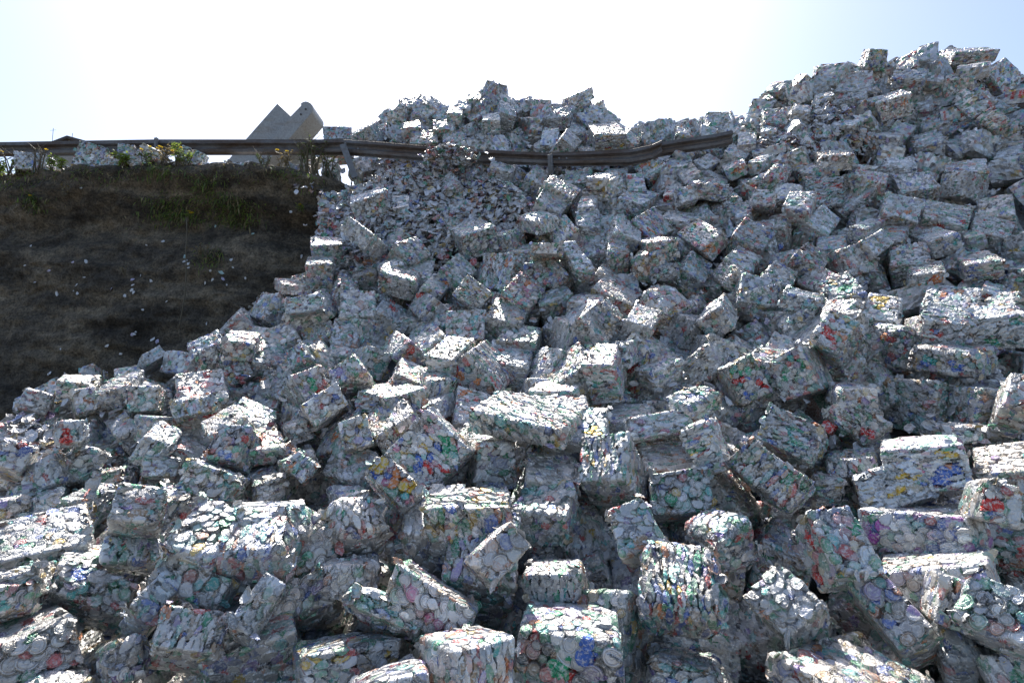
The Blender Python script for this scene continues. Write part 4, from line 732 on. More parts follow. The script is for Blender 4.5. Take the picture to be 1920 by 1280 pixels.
SPILL = [(-1.102,7.428,4.812),(-0.920,7.419,4.731),(-0.913,7.422,4.895),(-1.154,7.421,4.716),(-0.633,7.304,4.672),(-0.508,7.401,4.781),(-0.673,7.273,4.845),(-0.712,7.376,4.935),(-0.396,7.384,4.891),(-0.493,7.325,4.724),(-0.983,7.363,4.737),(-0.613,7.273,4.844),(-0.778,7.289,4.716),(-0.655,7.356,4.827),(-0.953,7.365,4.738),(-0.945,7.372,4.780),(-0.619,7.350,4.833),(-1.021,7.297,4.839),(-0.762,7.420,4.784),(-0.630,7.348,4.870),(-0.765,7.435,4.857),(-0.975,7.286,4.689),(-0.984,7.388,4.739),(-0.740,7.365,4.757),(-0.677,7.445,4.823),(-0.696,7.395,4.909),(-0.813,7.427,4.730),(-1.072,7.312,4.813),(-0.726,7.317,4.850),(-0.485,7.411,4.807),(-0.968,7.414,4.789),(-0.511,7.338,4.724),(-0.988,7.352,4.767),(-0.768,7.412,4.782),(-0.899,7.399,4.797),(-0.912,7.431,4.736),(-0.974,7.415,4.900),(-1.042,7.441,4.803),(-0.785,7.376,4.933),(-0.880,7.366,4.820),(-0.533,7.380,4.749),(-1.068,7.365,4.759),(-0.716,7.282,4.772),(-0.767,7.372,4.754),(-0.883,7.336,4.756),(-1.009,7.428,4.842),(-0.801,7.344,4.852),(-0.611,7.274,4.874),(-0.654,7.417,4.936),(-0.694,7.430,4.727),(-0.838,7.364,4.840),(-0.720,7.299,4.890),(-0.879,7.448,4.801),(-0.708,7.307,4.727),(-0.718,7.318,4.895),(-0.770,7.410,4.757),(-0.767,7.443,4.892),(-0.929,7.369,4.739),(-0.920,7.350,4.892),(-0.637,7.323,4.681),(-0.835,7.275,4.833),(-0.582,7.334,4.720),(-0.924,7.335,4.726),(-1.036,7.362,4.752),(-1.071,7.293,4.830),(-0.519,7.384,4.783),(-0.985,7.307,4.854),(-1.041,7.353,4.824),(-0.848,7.451,4.791),(-0.952,7.303,4.793),(-0.683,7.291,4.790),(-0.945,7.344,4.888),(-0.795,7.318,4.921),(-0.925,7.360,4.763),(-0.851,7.387,4.838),(-0.647,7.288,4.710),(-0.958,7.404,4.915),(-0.926,7.386,4.921),(-0.902,7.377,4.766),(-0.855,7.341,4.747),(-0.664,7.330,4.861),(-0.897,7.409,4.889),(-1.208,7.309,4.634),(-0.886,7.433,4.929),(-0.469,7.418,4.776),(-0.765,7.318,4.697),(-0.678,7.307,4.832),(-0.659,7.304,4.815),(-0.686,7.290,4.661),(-0.755,7.411,4.941),(-0.768,7.422,4.876),(-0.873,7.340,4.858),(-0.673,7.299,4.860),(-1.192,7.292,4.759),(-0.698,7.410,4.864),(-0.853,7.377,4.819),(-0.964,7.376,4.876),(-0.835,7.436,4.895),(-1.022,7.431,4.846),(-0.729,7.429,4.817),(-0.662,7.338,4.721),(-0.924,7.314,4.776),(-1.090,7.348,4.741),(-0.854,7.395,4.917),(-0.837,7.415,4.945),(-0.916,7.331,4.688),(-0.995,7.333,4.895),(-0.716,7.295,4.802),(-0.763,7.346,4.782),(-0.976,7.357,4.747),(-0.686,7.281,4.754),(-1.100,7.357,4.689),(-0.904,7.442,4.881),(-1.026,7.408,4.824),(-0.801,7.351,4.721),(-0.933,7.443,4.892),(-1.002,7.314,4.787),(-1.105,7.366,4.906),(-0.624,7.337,4.665),(-0.893,7.450,4.817),(-0.728,7.417,4.713),(-1.103,7.372,4.844),(-0.845,7.437,4.737),(-0.830,7.385,4.941),(-0.739,7.383,4.739),(-0.861,7.335,4.766),(-0.752,7.411,4.852),(-0.679,7.282,4.763),(-1.208,7.376,4.807),(-1.096,7.348,4.766),(-0.632,7.367,4.771),(-0.740,7.360,4.732),(-0.758,7.414,4.890),(-0.386,7.394,4.892),(-0.818,7.344,4.930),(-0.841,7.420,4.875),(-0.875,7.302,4.749),(-0.576,7.276,4.819),(-0.831,7.383,4.902),(-0.807,7.322,4.712),(-0.572,7.389,4.687),(-0.825,7.349,4.899),(-0.546,7.438,4.813),(-0.687,7.347,4.752),(-0.989,7.413,4.811),(-0.677,7.395,4.780),(-0.977,7.417,4.904),(-0.733,7.320,4.837),(-0.792,7.378,4.894),(-0.942,7.337,4.819),(-0.815,7.345,4.864),(-0.490,7.429,4.888),(-0.562,7.339,4.822),(-0.764,7.307,4.719),(-0.779,7.394,4.759),(-0.980,7.406,4.764),(-0.912,7.456,4.744),(-0.765,7.349,4.870),(-0.715,7.336,4.823),(-0.843,7.275,4.797),(-0.972,7.386,4.848),(-1.023,7.424,4.923),(-1.151,7.315,4.828),(-0.474,7.295,4.684),(-0.644,7.293,4.764),(-1.116,7.354,4.829),(-0.798,7.375,4.848),(-0.832,7.303,4.797),(-1.060,7.349,4.892),(-0.501,7.336,4.684),(-0.643,7.417,4.850),(-0.659,7.401,4.793),(-0.543,7.276,4.843),(-0.580,7.305,4.773),(-1.103,7.326,4.653),(-0.911,7.388,4.885),(-0.939,7.316,4.695),(-0.658,7.373,4.806),(-0.914,7.304,4.723),(-0.743,7.422,4.824),(-0.725,7.423,4.833),(-0.723,7.369,4.762),(-0.735,7.294,4.664),(-1.071,7.285,4.734),(-0.762,7.371,4.881),(-0.830,7.342,4.784),(-0.711,7.410,4.815),(-0.666,7.363,4.872),(-0.722,7.340,4.844),(-1.139,7.432,4.842),(-0.765,7.290,4.857),(-1.050,7.439,4.732),(-1.013,7.443,4.758),(-0.902,7.335,4.844),(-0.661,7.371,4.918),(-0.484,7.305,4.806),(-0.723,7.331,4.740),(-0.857,7.278,4.771),(-0.628,7.313,4.830),(-0.772,7.412,4.881),(-0.939,7.356,4.750),(-0.849,7.291,4.669),(-0.581,7.413,4.782),(-0.680,7.410,4.889),(-1.024,7.329,4.664),(-1.033,7.321,4.808),(-0.951,7.361,4.696),(-0.758,7.408,4.942),(-0.821,7.347,4.851),(-0.609,7.437,4.708),(-0.768,7.370,4.870),(-0.889,7.364,4.901),(-0.833,7.406,4.945),(-0.898,7.294,4.795),(-0.687,7.373,4.829),(-1.011,7.421,4.747),(-0.992,7.406,4.815),(-0.697,7.320,4.754),(-0.935,7.285,4.718),(-0.855,7.324,4.874),(-0.741,7.390,4.848),(-0.774,7.357,4.868),(-0.735,7.335,4.803),(-1.014,7.277,4.797),(-0.934,7.374,4.881),(-0.918,7.313,4.901),(-0.537,7.432,4.868),(-0.757,7.298,4.879),(-0.272,7.328,4.728),(-1.017,7.341,4.678),(-0.562,7.401,4.906),(-1.226,7.297,4.776),(-0.916,7.396,4.931),(-0.665,7.331,4.727),(-0.597,7.302,4.812),(-0.779,7.421,4.848),(-0.936,7.278,4.808),(-1.103,7.272,4.839),(-0.838,7.440,4.783),(-0.927,7.319,4.887),(-0.603,7.302,4.755),(-0.903,7.417,4.743),(-0.911,7.367,4.713),(-0.750,7.434,4.764),(-0.755,7.449,4.785),(-0.689,7.355,4.712),(-0.948,7.388,4.885),(-0.941,7.328,4.684),(-0.436,7.318,4.778),(-0.945,7.288,4.863),(-0.750,7.298,4.690),(-0.634,7.419,4.766),(-0.856,7.409,4.925),(-0.546,7.414,4.916),(-0.341,7.283,4.798),(-0.927,7.285,4.761),(-0.838,7.433,4.791),(-0.727,7.332,4.829),(-0.763,7.298,4.684),(-0.925,7.403,4.932),(-0.756,7.334,4.919),(-0.757,7.345,4.882),(-0.795,7.412,4.729),(-1.058,7.364,4.807),(-0.797,7.390,4.890),(-0.729,7.349,4.895),(-0.978,7.296,4.863),(-0.695,7.329,4.827),(-0.857,7.307,4.818),(-0.581,7.368,4.859),(-0.773,7.382,4.929),(-0.797,7.434,4.731),(-0.691,7.429,4.786),(-0.857,7.313,4.840),(-1.057,7.337,4.737),(-0.898,7.326,4.858),(-0.848,7.371,4.937),(-0.693,7.382,4.692),(-0.762,7.446,4.759),(-1.088,7.440,4.858),(-0.756,7.337,4.748),(-0.581,7.294,4.794),(-0.894,7.408,4.895),(-0.855,7.293,4.869),(-0.856,7.337,4.802),(-0.841,7.438,4.751),(-0.714,7.398,4.848),(-0.549,7.343,4.884),(-0.776,7.349,4.796),(-0.855,7.394,4.934),(-0.634,7.313,4.661),(-1.044,7.346,4.679),(-0.947,7.390,4.700),(-0.935,7.415,4.845),(-0.832,7.388,4.842),(-0.657,7.307,4.693),(-0.939,7.328,4.828),(-1.101,7.316,4.834),(-1.029,7.423,4.913),(-0.783,7.287,4.672),(-1.071,7.439,4.880),(-0.823,7.432,4.830),(-0.973,7.345,4.747),(-1.153,7.296,4.753),(-0.790,7.435,4.964),(-1.162,7.423,4.760),(-0.940,7.325,4.671),(-0.705,7.344,4.795),(-0.844,7.319,4.744),(-0.976,7.303,4.714),(-0.708,7.405,4.755),(-0.613,7.296,4.879),(-0.842,7.281,4.739),(-0.608,7.443,4.822),(-0.765,7.356,4.823),(-0.914,7.384,4.698),(-0.750,7.425,4.776),(-0.511,7.377,4.796),(-0.757,7.299,4.740),(-0.556,7.402,4.893),(-0.756,7.290,4.809),(-0.734,7.315,4.793),(-0.898,7.337,4.770),(-0.600,7.292,4.701),(-0.970,7.367,4.926),(-0.918,7.304,4.890),(-0.919,7.326,4.823),(-0.714,7.364,4.830),(-0.961,7.390,4.790),(-0.984,7.417,4.844)]
SUPPORT = [(-1.080,8.290,5.140),(-1.456,8.556,4.977),(-1.237,8.558,4.853),(-1.145,8.237,4.671),(6.680,7.872,5.856),(7.067,7.849,5.724),(6.884,8.102,5.651),(6.992,7.880,5.469),(5.042,7.377,4.750),(4.873,7.565,4.609),(5.023,7.541,4.458),(4.788,7.532,4.275),(1.349,8.108,5.170),(1.305,7.927,5.005),(1.211,8.180,4.852),(1.299,8.238,4.712),(5.337,7.345,4.588),(5.209,7.415,4.492),(5.444,7.484,4.355),(5.583,7.484,4.202),(5.446,7.735,5.451),(5.207,7.738,5.320),(5.195,7.863,5.181),(5.088,7.801,5.022),(6.380,7.488,4.776),(6.283,7.599,4.685),(6.193,7.526,4.572),(6.149,7.509,4.367),(6.113,7.136,4.904),(6.412,7.102,4.751),(6.277,7.367,4.670),(6.015,7.246,4.518),(5.657,7.749,4.984),(6.015,7.871,4.880),(5.635,7.565,4.728),(6.054,7.626,4.613),(4.922,8.153,5.654),(4.873,8.191,5.520),(4.967,8.335,5.355),(4.799,8.216,5.251),(5.133,8.538,5.923),(5.021,8.469,5.851),(5.131,8.433,5.730),(5.192,8.392,5.559),(6.925,8.288,6.537),(6.899,8.449,6.378),(6.605,8.362,6.276),(6.911,8.400,6.089),(0.670,8.122,4.902),(0.925,8.178,4.850),(0.559,7.911,4.703),(0.692,7.965,4.512),(5.701,7.798,5.871),(5.701,7.994,5.683),(5.777,7.894,5.586),(5.653,7.840,5.491),(6.032,7.547,5.248),(6.234,7.672,5.180),(5.993,7.575,5.041),(6.026,7.502,4.883),(3.115,8.263,5.309),(3.080,8.229,5.171),(3.035,8.350,5.017),(2.914,8.257,4.918),(4.379,7.955,5.515),(4.712,8.249,5.397),(4.419,7.972,5.294),(4.528,8.190,5.115),(6.442,7.855,5.748),(6.404,8.011,5.577),(6.308,7.889,5.406),(6.254,8.017,5.338),(-0.567,8.624,5.444),(-0.510,8.441,5.350),(-0.098,8.574,5.169),(-0.323,8.682,5.066),(3.732,7.562,4.820),(3.947,7.718,4.671),(4.019,7.745,4.508),(3.815,7.553,4.413),(0.498,8.720,5.721),(0.608,8.495,5.533),(0.657,8.639,5.396),(0.963,8.520,5.308),(-1.057,8.548,5.085),(-0.716,8.221,4.956),(-0.741,8.440,4.852),(-1.003,8.360,4.693),(5.257,8.576,6.507),(5.365,8.361,6.391),(5.266,8.369,6.216),(5.372,8.539,6.105),(4.806,7.844,4.887),(4.516,7.641,4.742),(4.657,7.854,4.607),(4.526,7.879,4.533),(-0.311,8.575,5.738),(-0.106,8.699,5.585),(0.027,8.575,5.478),(0.126,8.696,5.289),(-1.719,9.195,6.136),(-1.587,9.306,6.026),(-1.441,9.052,5.924),(-1.793,9.064,5.768),(5.049,7.835,5.453),(5.295,7.800,5.310),(5.371,8.067,5.201),(4.994,8.097,5.103),(3.835,8.114,5.274),(3.990,8.111,5.090),(3.538,8.136,5.014),(3.815,8.188,4.831),(4.083,8.579,6.138),(4.031,8.778,5.976),(4.002,8.736,5.861),(4.068,8.828,5.770),(6.248,7.604,5.897),(6.425,7.671,5.767),(6.477,7.834,5.592),(6.461,7.570,5.434),(6.534,7.377,5.414),(6.692,7.509,5.241),(6.610,7.352,5.074),(6.935,7.455,4.958),(5.764,8.091,5.428),(5.823,8.009,5.257),(5.918,8.040,5.136),(6.082,8.164,4.943),(2.014,8.100,5.178),(2.226,8.324,5.057),(1.868,8.370,4.922),(1.976,8.361,4.724),(0.414,8.461,5.021),(0.386,8.361,4.948),(0.615,8.198,4.764),(0.673,8.307,4.616),(0.097,8.619,5.458),(0.121,8.721,5.316),(0.447,8.626,5.150),(0.156,8.702,4.972),(5.093,8.711,6.434),(4.843,8.687,6.316),(4.840,8.592,6.095),(4.709,8.660,5.944),(1.658,7.996,4.989),(1.734,8.286,4.821),(1.552,8.096,4.712),(1.752,7.997,4.534),(2.091,8.318,5.229),(2.532,8.579,5.023),(2.265,8.541,4.926),(2.238,8.510,4.822),(3.084,7.878,4.778),(3.101,7.882,4.648),(3.414,7.824,4.501),(3.326,7.788,4.350),(1.333,8.908,6.169),(1.074,8.845,6.094),(0.871,8.857,5.972),(1.092,9.168,5.825),(6.226,8.027,6.288),(5.891,8.021,6.169),(6.012,8.278,5.997),(6.251,8.241,5.901),(1.225,8.744,5.608),(1.281,8.623,5.429),(1.311,8.514,5.290),(1.312,8.553,5.128),(-1.706,8.670,5.384),(-1.342,8.635,5.217),(-1.730,8.696,5.064),(-1.416,8.430,4.951),(5.838,8.196,5.847),(6.029,8.089,5.659),(6.014,7.891,5.524),(5.907,7.918,5.398),(5.758,7.511,5.232),(6.222,7.757,5.102),(5.826,7.545,4.961),(6.053,7.792,4.825),(-0.853,8.655,5.383),(-1.113,8.534,5.175),(-0.987,8.386,5.065),(-1.197,8.538,4.897),(0.249,8.763,5.721),(0.519,8.659,5.588),(0.398,8.644,5.439),(0.582,8.722,5.330),(2.975,8.044,5.086),(2.722,8.246,4.973),(2.864,8.064,4.813),(2.661,8.300,4.712),(6.027,8.269,6.019),(5.883,8.093,5.932),(6.347,8.140,5.739),(6.173,7.968,5.667),(2.256,7.790,4.900),(2.509,8.072,4.763),(2.594,8.056,4.638),(2.121,7.808,4.509),(5.224,7.748,4.947),(5.560,7.697,4.872),(5.345,7.942,4.691),(5.594,7.747,4.525),(6.341,7.241,4.548),(6.239,7.094,4.425),(6.502,7.366,4.277),(6.576,7.401,4.127),(5.648,8.285,6.164),(5.915,8.330,5.978),(5.852,8.018,5.827),(6.052,8.029,5.664),(3.725,7.753,5.008),(3.975,7.887,4.876),(4.027,7.791,4.719),(3.746,7.614,4.592),(3.893,7.881,5.275),(4.087,7.821,5.097),(3.857,7.967,5.002),(3.853,7.830,4.805),(3.637,7.852,5.002),(3.464,7.974,4.839),(3.802,8.002,4.729),(3.623,7.750,4.528),(0.497,9.038,6.084),(0.186,9.144,5.917),(0.600,8.943,5.775),(0.511,9.055,5.645),(6.109,7.393,5.311),(6.380,7.627,5.170),(6.276,7.636,5.079),(5.969,7.416,4.955),(0.861,8.656,5.314),(1.157,8.411,5.205),(1.159,8.467,5.042),(0.724,8.687,4.873),(-0.621,8.681,5.293),(-0.550,8.440,5.166),(-0.763,8.492,5.075),(-0.896,8.621,4.947),(-0.668,8.680,5.614),(-0.861,8.768,5.538),(-0.857,8.694,5.336),(-0.787,8.764,5.173),(-0.893,7.982,4.946),(-0.852,7.979,4.810),(-0.713,8.043,4.700),(-0.992,7.943,4.548),(-0.455,8.961,5.913),(-0.481,8.983,5.745),(-0.479,8.874,5.639),(-0.563,8.846,5.447),(0.442,8.672,5.677),(0.141,8.784,5.516),(0.405,8.851,5.392),(0.134,8.766,5.265),(1.324,8.556,5.420),(1.400,8.503,5.324),(1.117,8.308,5.095),(1.219,8.274,5.045),(5.311,7.530,4.813),(5.473,7.451,4.615),(5.446,7.472,4.492),(5.442,7.393,4.393),(-1.869,9.223,5.623),(-1.899,9.153,5.511),(-2.226,9.351,5.402),(-2.203,9.155,5.235),(-1.870,9.459,5.913),(-2.039,9.520,5.763),(-1.951,9.566,5.626),(-1.699,9.261,5.443),(-0.353,8.819,5.630),(-0.350,8.769,5.506),(-0.558,8.661,5.380),(-0.724,8.975,5.218),(-0.650,9.089,6.115),(-0.650,9.295,5.948),(-0.321,9.121,5.888),(-0.652,9.012,5.733),(-0.479,9.342,6.373),(-0.450,9.193,6.201),(-0.124,9.381,6.054),(-0.275,9.363,5.881),(-0.528,9.099,5.839),(-0.680,9.053,5.740),(-0.958,8.818,5.558),(-0.942,8.966,5.469),(2.782,8.316,5.211),(2.719,8.044,5.117),(2.830,8.342,4.975),(2.537,8.210,4.791),(-0.240,9.123,6.405),(-0.312,9.238,6.211),(-0.274,9.124,6.092),(-0.603,9.215,5.944),(-1.920,9.567,6.032),(-2.024,9.591,5.887),(-1.962,9.600,5.778),(-1.989,9.664,5.603),(5.409,7.460,4.666),(5.373,7.616,4.499),(5.528,7.594,4.403),(5.552,7.543,4.256),(6.162,8.047,5.728),(5.949,7.941,5.529),(5.986,8.237,5.411),(6.311,8.089,5.240),(1.483,8.399,5.153),(1.428,8.289,5.019),(1.214,8.347,4.880),(1.349,8.277,4.774),(1.117,9.130,5.885),(1.371,9.061,5.723),(1.394,8.980,5.644),(1.255,8.909,5.458),(2.217,8.730,5.327),(2.465,8.406,5.170),(2.167,8.657,5.076),(2.228,8.542,4.960),(1.740,9.400,5.924),(0.986,8.860,5.541),(1.029,8.839,5.596),(0.710,9.265,6.301),(-0.582,9.513,5.982),(1.521,9.116,6.046),(-0.485,8.830,5.862),(-1.095,8.932,6.075),(-0.576,9.417,6.283),(-1.485,9.469,6.489),(-1.547,9.264,6.316),(0.928,9.197,5.857),(0.875,9.357,6.102),(-1.541,8.879,6.080),(-1.887,9.195,6.166),(-0.521,9.345,6.302),(0.763,9.064,6.109),(0.474,9.062,6.225),(1.330,8.810,5.851),(-1.284,8.942,6.226),(-0.426,9.362,6.593),(0.254,8.892,6.191),(1.458,9.044,6.055),(-0.946,8.818,5.609),(-0.779,9.441,6.415),(-1.217,9.397,6.229),(-0.916,9.378,6.355),(1.115,8.936,5.724),(-0.057,9.037,6.154),(1.391,9.027,5.717),(-0.190,9.165,5.867),(0.756,9.359,6.233),(-1.449,9.113,5.869),(-0.023,9.486,5.979),(-0.441,8.944,5.990),(0.482,9.022,5.923),(1.494,9.136,5.957),(-1.468,8.804,5.931),(-1.859,9.411,5.925),(0.557,9.252,6.025),(-0.647,8.971,6.050),(-1.229,9.000,6.045),(-1.887,9.321,6.135),(0.286,9.219,6.320),(-0.453,9.011,5.659),(0.589,8.936,6.044),(-0.564,9.012,5.651),(1.074,9.142,5.844),(0.435,9.335,6.190),(0.745,9.364,6.085),(0.865,9.308,6.050),(0.753,9.042,6.157),(0.187,9.325,6.399),(0.791,9.312,6.065),(0.841,9.094,6.188),(1.147,8.816,6.008),(1.497,9.288,5.907),(-1.554,9.363,6.291),(0.295,9.083,5.673),(-2.222,8.833,5.636),(0.310,9.321,6.322),(1.361,8.983,5.881),(-0.366,9.273,6.020),(-0.329,8.838,6.418),(1.233,9.284,6.025),(1.478,8.900,5.852),(0.599,8.999,5.997),(-1.780,8.878,6.006),(-1.721,9.082,5.810),(0.278,8.854,5.912),(0.600,8.930,6.034),(1.623,8.976,5.782),(0.089,9.193,6.003),(1.875,8.933,5.708),(-0.120,9.106,5.966),(-1.457,8.872,6.113),(0.545,8.896,5.728),(1.113,9.063,5.950),(-2.095,9.108,5.858),(1.048,9.285,6.225),(-0.961,9.473,6.149),(-1.475,9.312,5.886),(-1.815,9.401,6.185),(-0.325,9.023,6.469),(1.835,8.981,5.793),(-2.118,9.105,5.847),(-1.227,9.306,6.106),(0.124,9.095,5.826),(-1.000,9.394,6.239),(-2.043,9.354,6.080),(1.060,9.089,6.260),(-1.134,9.216,5.916),(1.696,9.002,5.833),(1.214,9.376,5.835),(-0.090,8.801,6.196),(1.534,9.056,5.797),(-0.281,8.857,6.412),(-2.270,9.395,6.005),(-1.480,9.201,5.761),(-0.157,9.521,5.992),(0.446,9.050,5.652),(-0.015,9.486,5.860),(-1.781,9.062,5.826),(0.729,8.821,5.846),(-0.357,8.921,5.657),(1.095,8.833,5.899),(-1.146,9.477,6.306),(-0.123,9.028,5.701),(-0.029,8.823,6.068),(0.313,9.176,6.335),(-0.168,9.053,5.966),(0.542,8.837,5.987),(-1.775,8.948,6.152),(0.332,9.367,6.270),(0.425,9.334,6.128),(1.711,9.255,5.837),(-1.468,9.416,6.132),(-1.533,8.997,6.040),(-1.504,9.423,6.423),(-0.398,8.977,5.658),(5.130,8.476,6.441),(4.414,8.803,6.068),(3.876,8.703,5.441),(6.363,8.680,6.514),(4.327,8.332,5.536),(5.243,8.434,5.882),(7.496,8.479,5.332),(6.100,8.340,5.986),(4.590,8.162,6.145),(5.507,8.314,5.332),(5.353,8.415,5.818),(6.173,8.617,6.457),(5.082,8.268,5.900),(7.328,8.909,6.147),(5.457,8.788,5.638),(7.828,8.291,6.174),(6.441,8.317,5.204),(3.968,8.444,5.966),(7.457,8.753,5.800),(5.734,8.579,5.391),(7.957,8.846,5.434),(6.394,8.672,5.931),(6.637,8.305,6.582),(7.466,8.691,5.500),(5.219,8.666,6.387),(4.396,8.849,6.131),(4.919,8.207,5.968),(5.336,8.647,6.252),(7.393,8.610,5.261),(7.349,8.566,5.129),(6.719,8.268,6.526),(5.099,8.615,6.204),(4.660,8.513,5.702),(7.775,8.350,4.967),(7.013,8.802,5.749),(5.373,8.444,5.927),(6.523,8.449,5.194),(6.522,8.618,5.390),(5.230,8.457,6.282),(3.935,8.782,5.689),(6.285,8.504,5.939),(4.232,8.593,5.940),(8.013,8.687,5.395),(4.031,8.274,5.463),(4.285,8.227,5.508),(6.529,8.692,6.277),(4.849,8.221,6.347),(6.290,8.795,6.268),(5.229,8.594,5.718),(7.704,8.863,6.272),(7.794,8.583,6.183),(4.386,8.184,6.082),(4.897,8.881,5.777),(6.864,8.628,5.192),(6.911,8.847,6.141),(5.034,8.723,6.007),(7.512,8.405,6.538),(4.309,8.546,6.019),(6.233,8.296,6.611),(7.716,8.758,5.634),(7.277,8.697,6.794),(8.310,8.863,5.128),(7.567,8.812,6.595),(7.339,8.896,5.326),(7.681,8.213,5.840),(5.260,8.408,6.508),(4.719,8.869,6.502),(6.325,8.735,5.588),(6.745,8.939,5.744),(7.292,8.921,5.351),(7.415,8.848,5.243),(5.821,8.576,6.366),(5.901,8.252,5.671),(5.371,8.697,5.991),(6.741,8.422,6.284),(6.190,8.272,5.459),(4.558,8.743,5.871),(6.797,8.661,5.643),(6.445,8.524,5.511),(7.581,8.510,5.862),(7.829,8.415,5.493),(7.566,8.898,5.833),(5.996,8.641,5.650),(7.430,8.408,5.877),(7.290,8.824,5.907),(4.228,8.621,6.160),(5.678,8.411,5.823),(4.210,8.855,5.745),(7.837,8.445,6.246),(6.749,8.639,5.311),(6.976,8.691,6.889),(4.739,8.221,5.564),(4.856,8.294,5.527),(6.101,8.223,5.687),(6.159,8.879,5.556),(4.147,8.871,5.619),(3.850,8.223,5.614),(6.957,8.739,5.875),(7.150,8.753,6.023),(6.929,8.595,5.418),(7.086,8.864,5.710),(7.517,8.448,5.102),(4.038,8.289,5.440),(5.927,8.372,6.580),(5.097,8.813,6.613),(5.771,8.275,5.285),(7.698,8.257,5.154),(6.900,8.549,5.596),(4.797,8.614,5.486),(7.601,8.689,5.598),(7.335,8.613,6.478),(8.031,8.793,6.646),(4.548,8.761,6.104),(5.026,8.410,5.345),(7.653,8.786,5.571),(4.103,8.327,5.354),(5.747,8.511,6.591),(5.977,8.732,6.141),(5.794,8.356,5.675),(7.955,8.956,5.678),(1.976,8.350,5.419),(2.866,8.292,5.483),(3.159,8.235,5.434),(3.511,8.199,5.401),(2.557,8.014,5.359),(2.444,8.299,5.475),(3.264,8.254,5.447),(2.781,8.106,5.321),(3.016,8.193,5.322),(3.048,8.163,5.397),(2.334,8.024,5.243),(3.381,8.080,5.443),(2.230,8.206,5.429),(2.944,8.241,5.471),(2.845,8.237,5.465),(3.036,8.349,5.516),(2.630,8.165,5.349),(3.122,7.927,5.294),(2.163,8.100,5.388),(2.552,8.013,5.196),(2.812,7.912,5.161),(2.220,8.195,5.433),(2.790,7.862,5.239),(2.611,8.134,5.415),(2.500,8.279,5.480),(3.061,8.357,5.605),(2.130,8.270,5.471),(2.709,8.036,5.312),(3.340,8.140,5.384),(3.337,8.058,5.310),(1.996,8.085,5.367),(3.577,8.214,5.379),(2.142,7.951,5.323),(3.026,8.022,5.384),(1.962,8.319,5.420),(3.135,7.865,5.236),(3.107,8.162,5.526),(2.142,8.233,5.339),(3.534,8.355,5.593),(2.888,8.215,5.446),(3.130,8.306,5.481),(2.139,7.904,5.186),(2.925,8.219,5.319),(2.536,8.328,5.449),(2.718,8.154,5.381)]
LOOSE = [([(-1.996,7.617),(-1.194,7.684),(-0.444,7.626),(0.000,7.132),(0.293,6.742),(-0.441,6.558),(-1.215,6.345),(-1.845,6.050),(-2.251,6.282),(-2.288,6.620),(-2.054,7.087)],4200,0.06),
([(3.682,7.813),(4.616,7.814),(4.643,7.408),(4.756,7.162),(4.079,6.988),(3.657,7.215),(3.184,7.413),(2.663,7.387),(3.116,7.588)],1500,0.00),
([(-3.984,4.576),(-3.572,4.513),(-3.094,3.934),(-3.495,4.057)],350,0.02),
([(-1.562,8.397),(-0.832,8.486),(-0.463,7.930),(0.886,7.594),(0.720,7.417),(-1.993,7.883)],1000,0.02),
([(-2.557,7.341),(-1.897,7.524),(-2.019,7.084),(-2.342,6.764)],900,0.03),
([(4.304,6.721),(4.930,6.680),(4.938,6.378),(4.340,6.412)],250,0.00)]
GR_TOP = [(-12.622,8.766,5.591),(-9.676,8.572,5.520),(-7.828,8.378,5.440),(-5.306,8.134,5.369),(-2.750,7.845,5.235),(-2.391,7.795,5.228),(-2.226,7.749,5.191),(-1.949,7.702,5.153),(-1.192,7.660,5.068),(-0.592,7.616,4.998),(0.000,7.523,4.919),(0.508,7.477,4.876),(1.010,7.427,4.876),(1.579,7.385,4.895),(1.866,7.321,4.933),(1.968,7.219,4.945)]
GR_BOT = [(-12.622,8.789,5.345),(-9.676,8.594,5.279),(-7.828,8.399,5.221),(-5.306,8.156,5.136),(-2.750,7.866,5.011),(-2.391,7.818,4.986),(-2.226,7.771,4.958),(-1.949,7.724,4.918),(-1.192,7.681,4.842),(-0.592,7.635,4.792),(0.000,7.540,4.737),(0.508,7.494,4.695),(1.010,7.446,4.675),(1.579,7.406,4.666),(1.866,7.343,4.699),(1.968,7.239,4.735)]
GR2_TOP = [(1.845,7.438,4.971),(2.015,7.396,4.993),(2.351,7.314,5.011),(2.678,7.232,5.024),(2.877,7.160,5.041)]
GR2_BOT = [(1.845,7.457,4.770),(2.015,7.414,4.796),(2.351,7.332,4.820),(2.678,7.250,4.835),(2.877,7.177,4.860)]
POSTS = [((-5.232,8.055,5.357),(-5.251,8.127,4.908),0.050),((-2.380,7.669,5.076),(-2.192,7.654,4.593),0.055),((0.510,7.392,4.816),(0.535,7.487,4.445),0.060),((-8.581,8.391,5.522),(-8.611,8.467,5.029),0.050)]
BOLTS = [(-2.328,7.668,5.091),(-2.146,7.665,5.012),(0.632,7.397,4.759),(0.731,7.388,4.755),(-5.201,8.019,5.202)]
MACH_O = (-5.398,12.386,6.616)
MACH_A = [(-5.157,11.958,7.971),(-4.840,11.986,7.673),(-4.876,11.996,7.563),(-5.755,12.088,6.579),(-5.950,12.103,6.421),(-6.414,12.103,6.421),(-6.280,12.078,6.688),(-5.853,12.031,7.187)]
MACH_B = [(-4.832,11.985,7.675),(-4.615,11.965,7.896),(-4.624,11.961,7.940),(-4.576,11.958,7.972),(-4.519,11.956,7.986),(-4.461,11.957,7.978),(-4.410,11.960,7.951),(-4.372,11.964,7.908),(-4.352,11.969,7.854),(-4.352,11.974,7.796),(-4.373,11.979,7.742),(-4.852,12.031,7.187),(-5.511,12.094,6.518),(-5.755,12.094,6.518),(-5.194,12.026,7.247)]
